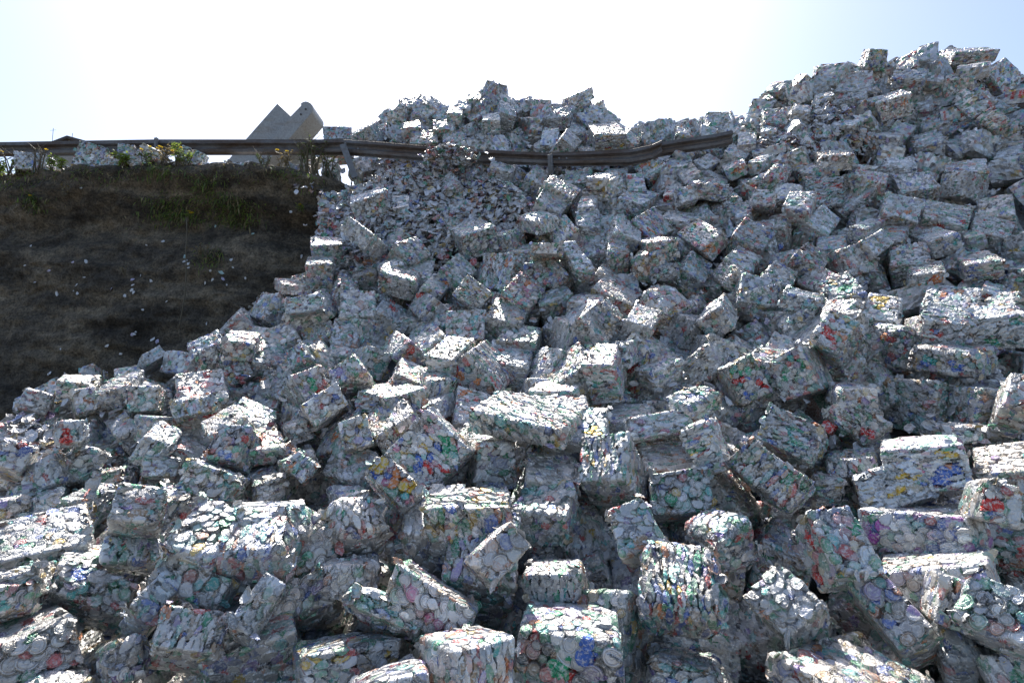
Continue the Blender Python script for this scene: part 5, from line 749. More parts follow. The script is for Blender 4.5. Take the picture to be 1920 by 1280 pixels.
MACH_C = [(-4.608,12.012,7.393),(-4.291,12.033,7.162),(-4.803,12.071,6.761),(-5.072,12.098,6.470),(-5.340,12.098,6.470),(-4.998,12.048,7.004)]
MACH_D = [(-6.170,12.067,6.810),(-5.755,12.067,6.810),(-5.682,12.089,6.567),(-5.999,12.101,6.445),(-6.292,12.089,6.567)]
MACH_BOLTS = [(-4.510,11.973,7.811),(-4.615,11.983,7.697)]
HOUSE = ((-29.738,36.704,17.202),(-31.411,36.611,18.195),(-29.738,36.551,18.833),(-27.423,36.611,18.195),[((-30.699,36.578,18.549),.8),((-29.381,36.565,18.691),.3)])
LIDS = [(-4.920,0.7741,'w'),(-6.151,0.9309,'w'),(-5.163,0.7592,'w'),(-4.481,0.7234,'t'),(-4.442,0.7046,'w'),(-4.403,0.6954,'w'),(-4.372,0.6861,'w'),(-4.045,0.6800,'w'),(-4.029,0.6567,'w'),(-3.860,0.6590,'l'),(-3.805,0.6469,'w'),(-3.731,0.6987,'w'),(-3.785,0.7221,'w'),(-5.112,0.6649,'w'),(-5.224,0.6532,'l'),(-5.202,0.6374,'w'),(-5.199,0.6250,'w'),(-5.302,0.6132,'w'),(-5.157,0.6154,'w'),(-4.975,0.6486,'w'),(-6.574,0.6886,'l'),(-6.420,0.6217,'w'),(-6.168,0.6265,'w'),(-6.055,0.6163,'w'),(-6.103,0.6451,'w'),(-5.947,0.7080,'w'),(-6.160,0.7065,'l'),(-7.000,0.7050,'w'),(-7.016,0.7700,'w'),(-5.071,0.5028,'w'),(-5.099,0.4984,'w'),(-3.605,0.8063,'t'),(-4.177,0.8217,'t'),(-3.096,0.8820,'w'),(-2.928,0.7495,'w'),(-3.567,0.6697,'w'),(-4.132,0.6484,'w'),(-4.055,0.5317,'w'),(-4.619,0.5874,'w'),(-4.963,0.5612,'w'),(-5.493,0.6315,'l'),(-3.889,0.6792,'t'),(-5.991,0.6682,'w'),(-6.786,0.6594,'w'),(-5.454,0.4669,'w'),(-5.272,0.4443,'w'),(-5.137,0.4971,'l'),(-4.794,0.4859,'w'),(-4.726,0.4789,'l'),(-3.602,0.5325,'w'),(-6.096,0.4538,'w'),(-6.229,0.3872,'w')]
WEEDS = [((-6.723,8.027,4.846),0.26,0.08,7,0.070,'l',0,False,0.00,'bright green upright weed below the guardrail between bale stumps'),
((-7.284,8.124,4.848),0.26,0.13,9,0.090,'l',0,False,0.00,'broad bright green weed near the far end of the bank'),
((-7.630,8.183,4.849),0.24,0.10,8,0.080,'l',0,False,0.00,'bright green weed cut by the frame edge'),
((-6.545,7.996,4.845),0.20,0.08,6,0.070,'l',0,False,0.00,'small bright green weed growing low on the lip'),
((-5.509,7.818,4.842),0.20,0.14,10,0.080,'l',0,False,0.00,'rounded bright green weed below the guardrail post'),
((-4.671,7.675,4.810),0.32,0.07,7,0.060,'l',0,False,0.00,'tall slim green weed beside half-buried bales'),
((-4.895,7.713,4.831),0.30,0.22,12,0.050,'y',6,False,0.00,'dry bush with yellow flowers on the lip'),
((-5.117,7.750,4.840),0.22,0.16,8,0.050,'d',3,False,0.00,'small weed with yellow flowers beside the guardrail post'),
((-4.536,7.653,4.798),0.22,0.16,10,0.060,'l',1,False,0.00,'leafy green weed on the lip right of the flowering bush'),
((-3.144,7.613,4.678),0.30,0.18,11,0.050,'y',2,False,0.00,'dry weed with an orange-yellow flower in front of the grey machine'),
((-2.779,7.751,4.647),0.62,0.22,12,0.055,'d',0,True,0.00,'tall twiggy bush under the guardrail'),
((-2.621,7.806,4.624),0.50,0.20,9,0.055,'d',0,True,0.00,'dark leafy bush beside the leaning guardrail post'),
((-2.924,7.696,4.659),0.55,0.12,7,0.040,'d',0,True,0.00,'thin twiggy bush in front of the guardrail'),
((-7.373,8.139,4.848),0.34,0.28,8,0.020,'y',2,True,0.00,'bare twiggy shrub sticking up above the guardrail'),
((-6.950,8.066,4.847),0.36,0.20,6,0.020,'y',1,True,0.00,'bare dry shrub in front of the far roof'),
((-2.936,7.676,4.145),0.10,0.06,6,0.045,'l',2,False,0.00,'tiny yellow-green weed on the bank face near the heap'),
((-4.447,7.578,3.978),0.12,0.08,6,0.045,'l',3,False,0.00,'yellow flowering weed beneath the hanging mat'),
((-4.112,7.441,3.437),0.30,0.22,9,0.035,'y',0,False,0.30,'wispy weed halfway down the bank face'),
((-5.305,7.605,3.254),0.25,0.12,5,0.020,'y',0,False,0.40,'sparse dry stalks low on the bank face'),
((-6.438,7.991,4.496),0.18,0.12,6,0.050,'y',1,False,0.00,'low dry weed with one yellow flower on the bank face'),
((-7.022,8.071,4.364),0.20,0.12,7,0.050,'d',1,False,0.10,'dark weed with a yellow flower on the bank face'),
((-3.371,7.528,4.697),0.20,0.15,7,0.040,'d',0,True,0.00,'dark twigs in front of the grey machine')]
MATS = [(-5.266,-4.298,0.9041,0.8342,800),(-4.238,-3.469,0.8976,0.8391,700),(-4.530,-3.873,0.9588,0.8942,350),(-7.728,-6.831,1.0000,0.9520,110),(-5.267,-4.562,0.9827,0.9467,220),(-6.148,-5.146,0.9884,0.9415,60),(-3.395,-2.737,0.9806,0.9795,120),(-4.329,-3.820,0.7449,0.6920,160),(-7.255,-6.750,0.9223,0.8812,160)]
ROOT = [(-4.373,7.455,3.966),(-4.335,7.418,3.769),(-4.303,7.365,3.460),(-4.249,7.309,3.156),(-4.227,7.259,2.860),(-4.232,7.226,2.643),(-4.240,7.205,2.500),(-4.261,7.191,2.393)]

N_THINGS = 312

# ------------------------------------------------------------------ pile surface through the bale centres
_C = np.array([b[0] for b in BALES if '*' not in b[3]] + EXTRA, dtype=np.float64)
def pile_height(X, Y):
    X = np.asarray(X, float); Y = np.asarray(Y, float)
    sh = X.shape; X = X.ravel(); Y = Y.ravel()
    Z = np.empty(len(X)); Dm = np.empty(len(X))
    for i in range(0, len(X), 4000):
        d2 = (X[i:i+4000, None] - _C[None, :, 0])**2 + (Y[i:i+4000, None] - _C[None, :, 1])**2
        w = np.exp(-d2 / (2 * 0.22**2)) + 1e-9 / (d2 + 0.05)**2
        z = (w * _C[None, :, 2]).sum(1) / w.sum(1)
        d = np.sqrt(d2.min(1))
        Z[i:i+4000] = z - 0.9 * np.maximum(0, d - 0.35)
        Dm[i:i+4000] = d
    return Z.reshape(sh), Dm.reshape(sh)

# ------------------------------------------------------------------ ground, bank, plateau
GX = np.array([-1500, -60, -20, 20, 60, 1500.]); GY = np.array([-300, -20, 0, 40, 200, 3000.])
gv = [(x, y, 0.0) for y in GY for x in GX]
gf = [(j*6+i, j*6+i+1, (j+1)*6+i+1, (j+1)*6+i) for j in range(5) for i in range(5)]
tag(mesh_np('ground', gv, gf, M_SOIL), kind='structure')

BANK = [(-26, 11.6), (-12, 9.3), (-7.9, 8.45), (-5.0, 7.95), (-3.5, 7.7), (-2.7, 8.0), (-1.8, 8.3), (0.6, 8.6), (4, 8.7), (14, 8.7)]
def bank_xy(s):
    # s in 0..1 along X
    xs = [p[0] for p in BANK]; ys = [p[1] for p in BANK]
    x = -26 + 40 * s
    return x, float(np.interp(x, xs, ys))
def bank_top(x):
    return float(np.interp(x, [-26, -7.9, -5, -4, -2.7, -1.4, 0.5, 14], [4.84, 4.87, 4.86, 4.77, 4.66, 4.4, 4.2, 4.2]))
def bank_point(x, t):
    """t: 0 foot .. 1 lip .. >1 back over the plateau"""
    y = float(np.interp(x, [p[0] for p in BANK], [p[1] for p in BANK])); zt = bank_top(x)
    if t <= 1:
        z = zt * t
        lean = -0.75 * (1 - t) - 0.22 * math.exp(-((t - 0.97) / 0.07)**2) + 0.16 * math.exp(-((t - 0.83) / 0.06)**2)
        yy = y + lean
        f = mnoise.fractal(Vector((x * .8, z * 1.6 + 3.1, 1.7)), 1.0, 2.1, 5)
        g = mnoise.noise(Vector((x * 3.1, z * 5.5, 5.2)))
        led = mnoise.noise(Vector((x * .25, z * 3.6 + x * .35, 9.0)))
        k = min(1, t * 8)
        cl = mnoise.fractal(Vector((x * 6.0, z * 7.0, 2.2)), 0.9, 2.2, 3)
        rd = 1 - abs(mnoise.noise(Vector((x * 2.2 + 3, z * 1.1, 7.7))))
        st_ = mnoise.noise(Vector((x * .5, z * 9 + x * 1.2, 4.0)))
        yy -= k * (0.10 * f + 0.04 * g + 0.07 * led + 0.04 * cl + .025 * st_ - 0.03 * max(0, rd - .86) / .14)
        return (x, yy, z + 0.05 * g * k)
    d = (t - 1) * 60
    z = zt + 0.10 * mnoise.noise(Vector((x * 1.3, d * 1.4, 0.3))) * min(1, d * 3) + 0.05 * mnoise.noise(Vector((x * 5, d * 5, 2)))
    return (x, y - 0.2 + d, z)
bx_ = np.concatenate([np.linspace(-26, -10, 30), np.linspace(-9.9, -1, 340), np.linspace(-.9, 14, 40)])
bt_ = np.concatenate([np.linspace(0, 1, 200), 1 + np.array([.05, .12, .2, .3, .45, .6, .8, 1.0, 1.3, 1.7, 2.2, 3, 5, 9, 18, 40, 90, 200]) / 60.])
bv = [bank_point(float(x), float(t)) for t in bt_ for x in bx_]
nx = len(bx_)
bf = [(j*nx+i, j*nx+i+1, (j+1)*nx+i+1, (j+1)*nx+i) for j in range(len(bt_)-1) for i in range(nx-1)]
tag(mesh_np('earth_bank', bv, bf, M_SOIL, smooth=True), kind='structure')

def in_poly(x, y, P):
    c = False; j = len(P) - 1
    for i in range(len(P)):
        if (P[i][1] > y) != (P[j][1] > y) and x < (P[j][0] - P[i][0]) * (y - P[i][1]) / (P[j][1] - P[i][1]) + P[i][0]: c = not c
        j = i
    return c

# ------------------------------------------------------------------ bales
PAL = {'r': (0.50, 0.045, 0.04), 'g': (0.035, 0.30, 0.15), 'b': (0.06, 0.14, 0.46), 'y': (0.58, 0.40, 0.06),
       'o': (0.58, 0.20, 0.06), 'p': (0.52, 0.10, 0.24), 'P': (0.38, 0.10, 0.40), 't': (0.06, 0.38, 0.36), 'v': (0.26, 0.18, 0.42), 'k': (0.05, 0.05, 0.055), 'n': (0.30, 0.2, 0.11)}
BASE = [('g', .09), ('t', .055), ('b', .042), ('r', .03), ('y', .015), ('o', .015), ('v', .025), ('k', .055), ('n', .045)]

def bale_arrays(centre, q, D, code, res, rs, coarse=4.0, flaps=0):
    Rm = np.array(Quaternion(q).to_matrix())
    L = np.array(D, float); h = L / 2
    c = np.array(centre)
    camv = np.array(CAM) - c
    rnd = min(0.014, 0.1 * L.min())
    if '~' in code: rnd = .2 * L.min()
    ck = int(rs.integers(0, 3))              # pressing axis
    shag = rs.uniform(0.5, 1.05)
    if '~' in code or '^' in code: shag = rs.uniform(1.05, 1.4); flaps = int(flaps * 2)
    # seeds = crushed cans showing on the surface
    SP, SU, SV, SN, SA, SB, SH, STU, STV, SE = [], [], [], [], [], [], [], [], [], []
    E = np.eye(3)
    for k in range(3):
        a, b = [i for i in range(3) if i != k]
        for s in (-1, 1):
            if k == ck or '@' in code:
                ra, rb, elong = .027, .027, False
            else:
                # cans lie flat across the pressing axis: short along it
                elong = rs.random() < .8
                ra, rb = ((.040, .0125) if rs.random() < .55 else (.034, .018)) if elong else (.028, .024)
                if elong and b != ck and a == ck: ra, rb = rb, ra
            sa, sb = ra * 1.42, rb * 1.42
            na, nb = max(2, int(L[a] / sa) + 1), max(2, int(L[b] / sb) + 1)
            ia, ib = np.meshgrid(np.arange(na), np.arange(nb), indexing='ij')
            pa = (ia + .5 + (ib % 2) * .5 - .25) / na * L[a] - h[a] + rs.normal(0, sa * .26, ia.shape)
            pb = (ib + .5) / nb * L[b] - h[b] + rs.normal(0, sb * .26, ia.shape)
            n = pa.size
            P = np.zeros((n, 3)); P[:, a] = pa.ravel(); P[:, b] = pb.ravel(); P[:, k] = s * (h[k])
            th = rs.normal(0, .22, n) if elong else rs.uniform(0, math.pi, n)
            U = np.outer(np.cos(th), E[a]) + np.outer(np.sin(th), E[b])
            Vv = -np.outer(np.sin(th), E[a]) + np.outer(np.cos(th), E[b])
            SP.append(P); SU.append(U); SV.append(Vv); SN.append(np.tile(s * E[k], (n, 1)))
            f = np.exp(rs.normal(0, .17, n)) * np.where(rs.random(n) < .06, 1.4, 1.0)
            SA.append(ra * f * np.exp(rs.normal(0, .12, n))); SB.append(rb * f)
            SH.append(rs.normal(0, (.0018 if elong else .0026) * shag, n))
            # shingled tilt with a common direction per face plus a random part
            dth = rs.uniform(0, 2 * math.pi)
            g0 = rs.uniform(.04, .17) * shag * (.7 if elong else 1)
            gx = g0 * math.cos(dth) + rs.normal(0, .08 * shag, n); gy = g0 * math.sin(dth) + rs.normal(0, .08 * shag, n)
            T = np.outer(gx, E[a]) + np.outer(gy, E[b])
            STU.append((T * U).sum(1)); STV.append((T * Vv).sum(1))
            SE.append(np.where(rs.random(n) < (.9 if '@' in code else .55 if not elong else .06), rs.uniform(.5, 1, n), 0.0))
    SP = np.concatenate(SP); SU = np.concatenate(SU); SV = np.concatenate(SV); SN = np.concatenate(SN)
    SA = np.concatenate(SA); SB = np.concatenate(SB); SH = np.concatenate(SH); STU = np.concatenate(STU); STV = np.concatenate(STV); SE = np.concatenate(SE)
    ns = len(SP)
    # colours
    tone = rs.uniform(.44, .92, ns)
    bt_ = rs.uniform(.72, 1.08); warm = rs.normal(0, .035); chroma = rs.uniform(.35, 1.6)
    SC = np.stack([tone * rs.uniform(.97, 1.03, ns) * (1 + warm), tone, tone * rs.uniform(.96, 1.03, ns) * (1 - warm)], 1) * bt_
    pr = {k_: v_ * chroma for k_, v_ in BASE}
    for ch in code:
        if ch.isalpha() and (ch.islower() or ch == 'P'): pr[ch] = pr.get(ch, 0) + .065
    u = rs.random(ns); acc = 0
    for ch, w in pr.items():
        m = (u >= acc) & (u < acc + w); acc += w
        mixv = rs.uniform(.35, .9, (ns, 1)); dk = rs.uniform(.75, 1.25, (ns, 1))
        SC[m] = (np.array(PAL[ch]) * dk * mixv + SC * (1 - mixv))[m]
    SCF = SE.copy()
    vis = [(k, s) for k in range(3) for s in (-1, 1) if (Rm[:, k] * s) @ (camv - Rm[:, k] * s * h[k]) > 0]
    for ch in code:
        if ch.isupper():
          for rep_ in range(2):
            wv = np.array([max(.02, (Rm[:, k] * s) @ (camv - Rm[:, k] * s * h[k])) for k, s in vis]) ** 2
            k, s = vis[int(rs.choice(len(vis), p=wv / wv.sum()))]
            ctr = (rs.random(3) - .5) * L * .7; ctr[k] = s * h[k]
            dd = np.linalg.norm(SP - ctr, axis=1)
            m = (dd < rs.uniform(.03, .05)) & (rs.random(ns) < .62)
            SC[m] = np.array(PAL.get(ch.lower() if ch != 'P' else 'P')) * 1.15
            SE[m] *= .3
    # shape deformation
    J = rs.normal(0, .014, (2, 2, 2, 3)) * (L / .4)
    kk = rs.normal(0, 1, (11, 3)); kk /= np.linalg.norm(kk, axis=1)[:, None]
    fr = np.concatenate([rs.uniform(9, 24, 4), rs.uniform(40, 85, 3), rs.uniform(130, 300, 4)]); am = np.concatenate([rs.uniform(.0015, .0045, 4), rs.uniform(.0008, .0018, 3), rs.uniform(.0003, .0006, 4)]) * shag
    ph = rs.uniform(0, 6.28, 11)
    AV, AF, AUV, AC, AE = [], [], [], [], []
    base = 0
    for k in range(3):
        a, b = [i for i in range(3) if i != k]
        for s in (-1, 1):
            facing = (Rm[:, k] * s) @ (camv - Rm[:, k] * s * h[k]) / np.linalg.norm(camv)
            r_ = res if facing > -0.12 else res * coarse
            na, nb = max(5, int(L[a] / r_)), max(5, int(L[b] / r_))
            ga = np.linspace(-h[a], h[a], na + 1); gb = np.linspace(-h[b], h[b], nb + 1)
            A, B = np.meshgrid(ga, gb, indexing='ij')
            P = np.zeros((A.size, 3)); P[:, a] = A.ravel(); P[:, b] = B.ravel(); P[:, k] = s * h[k]
            inn = np.clip(P, -(h - rnd), h - rnd); dv = P - inn
            N = dv / np.linalg.norm(dv, axis=1)[:, None]
            Q = inn + rnd * N
            sel = np.where(np.abs(SP[:, k] - s * h[k]) < .07)[0]
            seeds = dict(P=SP[sel], U=SU[sel], V=SV[sel], N=SN[sel], A=SA[sel], B=SB[sel], H=SH[sel], TU=STU[sel], TV=STV[sel])
            def field(X):
                Hb = np.full(len(X), -9.0, np.float32); idx = np.zeros(len(X), np.int32)
                for i in range(0, len(X), 6000):
                    x = X[i:i+6000].astype(np.float32)
                    du = x @ seeds['U'].T.astype(np.float32) - (seeds['P'] * seeds['U']).sum(1).astype(np.float32)
                    dvv = x @ seeds['V'].T.astype(np.float32) - (seeds['P'] * seeds['V']).sum(1).astype(np.float32)
                    dn = x @ seeds['N'].T.astype(np.float32) - (seeds['P'] * seeds['N']).sum(1).astype(np.float32)
                    d2 = (du / seeds['A'])**2 + (dvv / seeds['B'])**2 + (dn / .03)**2
                    Hh = seeds['H'] + seeds['TU'] * du + seeds['TV'] * dvv - .0007 * d2
                    He = Hh
                    rd = np.sqrt(d2)
                    Hh = np.where(d2 > 1, -.014 - .006 * rd, Hh)
                    j = Hh.argmax(1); rr = np.arange(len(x))
                    hw = Hh[rr, j]
                    # the gap that opens beside the edge of an overlapping can
                    seam = ((rd > 1) & (rd < 1.15) & (He > hw[:, None] + .0005)).any(1)
                    Hb[i:i+6000] = hw - np.where(seam, .0042 + .55 * max(0, res - .004), 0); idx[i:i+6000] = j
                return Hb, idx
            H, _ = field(Q)
            ex = np.zeros(len(Q))
            for q_ in range(11): ex += am[q_] * np.sin(Q @ kk[q_] * fr[q_] + ph[q_])
            bul = .012 * (1 - (P[:, a] / h[a])**2) * (1 - (P[:, b] / h[b])**2) * rs.uniform(-.2, 1)
            W = Q + N * (np.maximum(H, -.026) + ex + bul)[:, None]
            T = P / L + .5
            for i0 in (0, 1):
                for i1 in (0, 1):
                    for i2 in (0, 1):
                        w = (T[:, 0] if i0 else 1 - T[:, 0]) * (T[:, 1] if i1 else 1 - T[:, 1]) * (T[:, 2] if i2 else 1 - T[:, 2])
                        W = W + w[:, None] * J[i0, i1, i2]
            ii, jj = np.meshgrid(np.arange(na), np.arange(nb), indexing='ij')
            v0 = (ii * (nb + 1) + jj).ravel()
            F = np.stack([v0, v0 + (nb + 1), v0 + (nb + 2), v0 + 1], 1)
            # axis parity gives the outward winding
            par = (1 if (a + 1) % 3 == b else -1) * s
            if par < 0: F = F[:, ::-1]
            FC = Q[F].mean(1)
            _, fi = field(FC)
            loc = Q[F] - seeds['P'][fi][:, None, :]
            uu = (loc * seeds['U'][fi][:, None, :]).sum(2) / seeds['A'][fi][:, None]
            vv = (loc * seeds['V'][fi][:, None, :]).sum(2) / seeds['B'][fi][:, None]
            AV.append(W @ Rm.T); AF.append(F + base); AUV.append(np.stack([uu, vv], 2).reshape(-1, 2))
            AC.append(SC[sel][fi]); AE.append(SE[sel][fi]); base += len(W)
    if flaps:
        g = np.linspace(-1, 1, 5)
        gx_, gy_ = np.meshgrid(g, g, indexing='ij'); gx_ = gx_.ravel(); gy_ = gy_.ravel()
        dx = gx_ * np.sqrt(1 - gy_**2 / 2); dy = gy_ * np.sqrt(1 - gx_**2 / 2)
        ii, jj = np.meshgrid(np.arange(4), np.arange(4), indexing='ij'); v0 = (ii * 5 + jj).ravel()
        FQ = np.stack([v0, v0 + 5, v0 + 6, v0 + 1], 1)
        for _ in range(flaps):
            k = int(rs.integers(0, 3)); a, b = [i for i in range(3) if i != k]
            p = np.zeros(3); p[k] = rs.choice([-1, 1]) * h[k]; p[a] = rs.choice([-1, 1]) * h[a] * rs.uniform(.75, 1.0); p[b] = rs.uniform(-1, 1) * h[b]
            n_ = p / h * (np.abs(p) > h * .7); n_ = n_ / np.linalg.norm(n_) + rs.normal(0, .55, 3); n_ /= np.linalg.norm(n_)
            u_ = np.cross(n_, rs.normal(0, 1, 3)); u_ /= np.linalg.norm(u_); v_ = np.cross(n_, u_)
            ra_, rb_ = rs.uniform(.018, .036), rs.uniform(.012, .026); bd = rs.uniform(-14, 14)
            x_ = dx * ra_ * (1 + rs.normal(0, .12, 25)); y_ = dy * rb_ * (1 + rs.normal(0, .12, 25)); z_ = bd * x_ * x_ + rs.normal(0, .0015, 25) + rs.uniform(-.2, .2) * x_
            W = p + n_ * rs.uniform(-.004, .010) + np.outer(x_, u_) + np.outer(y_, v_) + np.outer(z_, n_)
            AV.append(W @ Rm.T); AF.append(FQ + base); base += 25
            AUV.append(np.stack([dx[FQ], dy[FQ]], 2).reshape(-1, 2))
            AC.append(np.tile(SC[int(rs.integers(0, ns))], (16, 1))); AE.append(np.full(16, float(rs.random() < .4)))
    return np.concatenate(AV), np.concatenate(AF), np.concatenate(AUV), np.concatenate(AC), np.concatenate(AE)

PX = 1 / 569.0          # metres per metre of distance covered by one pixel
for i, (c, q, D, code, label) in enumerate(BALES[:N_THINGS]):
    rs = np.random.default_rng(1000 + i)
    dist = max(1.5, np.linalg.norm(np.array(c) - np.array(CAM)) - .2)
    V, F, UV, FCOL, FE = bale_arrays(c, q, D, code, RES_PX * PX * dist, rs, 4.0, int(rs.integers(10, 34)) if dist < 7 else 8)
    o = mesh_np('can_bale', V, F, M_CAN, smooth=SMOOTH, facecol=FCOL, uv=UV, faceval=FE)
    o.location = c
    tag(o, label, 'bale', 'bales of crushed cans in the heap')

# the small far bales and those buried between the others: one heap
HV, HF, HUV, HC, HE = [], [], [], [], []
hb = 0
def heap_add(c, q, D, code, rs, resf):
    global hb
    dist = max(1.5, np.linalg.norm(np.array(c) - np.array(CAM)))
    V, F, UV, FCOL, FE = bale_arrays(c, q, D, code, resf * PX * dist, rs, 3.0)
    HV.append(V + np.array(c)); HF.append(F + hb); HUV.append(UV); HC.append(FCOL); HE.append(FE); hb += len(V)
for i, (c, q, D, code, label) in enumerate(BALES[N_THINGS:]):
    heap_add(c, q, D, code, np.random.default_rng(5000 + i), 1.8)
for i, c in enumerate(SUPPORT):
    heap_add(c, Quaternion(rng.normal(0, 1, 4)).normalized(), rng.uniform(.25, .40, 3), '', np.random.default_rng(7000 + i), 1.5)
gx, gy = np.meshgrid(np.arange(-6.2, 9.5, .37), np.arange(1.0, 10.6, .34))
gx = gx + rng.uniform(-.1, .1, gx.shape); gy = gy + rng.uniform(-.1, .1, gy.shape)
gz, gd = pile_height(gx, gy)
nfill = 0
for x, y, z, d in zip(gx.ravel(), gy.ravel(), gz.ravel(), gd.ravel()):
    if d > .42 or z < .15 or (x < -2.3 and y > 6.9) or any(in_poly(x, y, LOOSE[k_][0]) for k_ in (0, 4)): continue
    q = Quaternion(rng.normal(0, 1, 4)).normalized()
    heap_add((x, y, z - (.52 if y < 4.6 else .36 if y < 5.4 else .27)), q, rng.uniform(.26, .40, 3), '', np.random.default_rng(9000 + nfill), 1.35 if y < 5 else 2.0)
    nfill += 1
o = mesh_np('bale_heap', np.concatenate(HV), np.concatenate(HF), M_CAN, smooth=SMOOTH, facecol=np.concatenate(HC), uv=np.concatenate(HUV), faceval=np.concatenate(HE))
tag(o, 'small half-buried bales of crushed cans packed between the larger ones', 'bales', kind='stuff')
print('filler bales', nfill, 'verts', hb)

# ------------------------------------------------------------------ loose crushed cans
def can_disc(rs, n=9):
    """a flattened can: crumpled disc with some thickness"""
    r0 = rs.uniform(.028, .056); asp = rs.uniform(.4, 1)
    a = np.linspace(0, 2 * math.pi, n, endpoint=False)
    rr = r0 * (1 + rs.normal(0, .12, n))
    bend = rs.uniform(-9, 9); tw = rs.normal(0, .009, n)
    x = rr * np.cos(a); y = rr * np.sin(a) * asp; z = bend * x * x + tw
    t = rs.uniform(.002, .008)
    top = np.stack([x, y, z + t], 1); bot = np.stack([x * .97, y * .97, z], 1)
    mid = np.stack([x * .55, y * .55, bend * (x * .55)**2 + t * rs.uniform(.3, 1.1)], 1)
    cen = np.array([[0, 0, t * rs.uniform(.2, 1.0)]])
    V = np.concatenate([top, bot, mid, cen])
    F = []
    for i in range(n):
        j = (i + 1) % n
        F += [(n + i, n + j, j), (n + i, j, i), (i, j, 2 * n + j), (i, 2 * n + j, 2 * n + i), (2 * n + i, 2 * n + j, 3 * n)]
    F += [(n, n + i + 1, n + i) for i in range(1, n - 1)]
    return V, np.array(F), np.stack([V[:, 0] / r0, V[:, 1] / (r0 * asp)], 1), r0
def rand_can_colour(rs):
    u = rs.random()
    t = rs.uniform(.38, .78)
    if u < .68: return (t, t, t * 1.02)
    ch = 'gtbryovkn'[int(rs.integers(0, 9))]
    k = rs.uniform(.5, 1)
    return tuple(np.array(PAL[ch]) * k + t * (1 - k))
LV, LF, LUV, LC = [], [], [], []; lb = 0
rs = np.random.default_rng(77)
def loose_add(p, nrm, spread):
    global lb
    V, F, UV, r0 = can_disc(rs)
    n = Vector(nrm) + Vector(rs.normal(0, spread, 3)); n.normalize()
    q = n.to_track_quat('Z', 'Y').to_matrix() @ Matrix.Rotation(rs.uniform(0, 6.28), 3, 'Z')
    V = V @ np.array(q).T + np.array(p)
    LV.append(V); LF.append(F + lb); LUV.append(UV[F].reshape(-1, 2)); LC.append(np.tile(rand_can_colour(rs), (len(F), 1))); lb += len(V)
def surf(x, y):
    z, d = pile_height(np.array([x, x + .12, x]), np.array([y, y, y + .12]))
    n = np.array([-(z[1] - z[0]) / .12, -(z[2] - z[0]) / .12, 1]); n /= np.linalg.norm(n)
    return z[0], d[0], n
for poly, cnt, lift in LOOSE:
    xs = [p[0] for p in poly]; ys = [p[1] for p in poly]
    k = 0; guard = 0
    while k < cnt and guard < cnt * 20:
        guard += 1
        x = rs.uniform(min(xs), max(xs)); y = rs.uniform(min(ys), max(ys))
        if not in_poly(x, y, poly): continue
        z, d, n = surf(x, y)
        loose_add((x, y, z + lift + rs.uniform(-.12, .05)), n, .5); k += 1
for p in SPILL: loose_add(p, (0, -.5, .8), .5)
for k in range(750):
    x = rs.uniform(-9.2, -2.4); p = bank_point(x, 1 + abs(rs.normal(0, .5)) / 60)
    if rs.random() < .35 + .65 * abs(mnoise.noise(Vector((x * 1.4, 2, 8)))) * 2: loose_add((p[0], p[1] - .02, p[2] + rs.uniform(0, .04)), (0, -.2, 1), .5)
# strays everywhere between the bales
k = 0
while k < 2600:
    x = rs.uniform(-5.5, 7.5); y = rs.uniform(3.7, 9.5)
    z, d, n = surf(x, y)
    if d > .5: continue
    loose_add((x, y, z + rs.uniform(-.15, .02)), n, .6); k += 1
o = mesh_np('loose_crushed_cans', np.concatenate(LV), np.concatenate(LF), M_CAN, facecol=np.concatenate(LC), uv=np.concatenate(LUV), faceval=np.full(sum(len(f) for f in LF), .35))
tag(o, 'loose flattened cans spilling between the bales', 'cans', kind='stuff')

# packed debris sheet under the bales
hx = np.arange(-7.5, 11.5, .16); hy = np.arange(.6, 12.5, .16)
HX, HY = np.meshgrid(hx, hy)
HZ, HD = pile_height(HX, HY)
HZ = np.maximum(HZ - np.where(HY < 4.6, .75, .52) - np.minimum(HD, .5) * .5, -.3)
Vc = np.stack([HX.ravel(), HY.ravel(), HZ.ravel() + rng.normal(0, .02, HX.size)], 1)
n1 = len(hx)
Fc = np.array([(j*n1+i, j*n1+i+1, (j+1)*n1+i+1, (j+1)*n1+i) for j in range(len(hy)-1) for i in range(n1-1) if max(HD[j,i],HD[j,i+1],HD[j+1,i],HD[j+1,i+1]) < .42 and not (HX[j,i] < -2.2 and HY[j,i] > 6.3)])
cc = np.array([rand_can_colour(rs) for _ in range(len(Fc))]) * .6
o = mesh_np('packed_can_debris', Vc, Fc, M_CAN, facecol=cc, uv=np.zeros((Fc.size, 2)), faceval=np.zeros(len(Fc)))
tag(o, 'packed crushed metal under the bales', 'debris', kind='stuff')

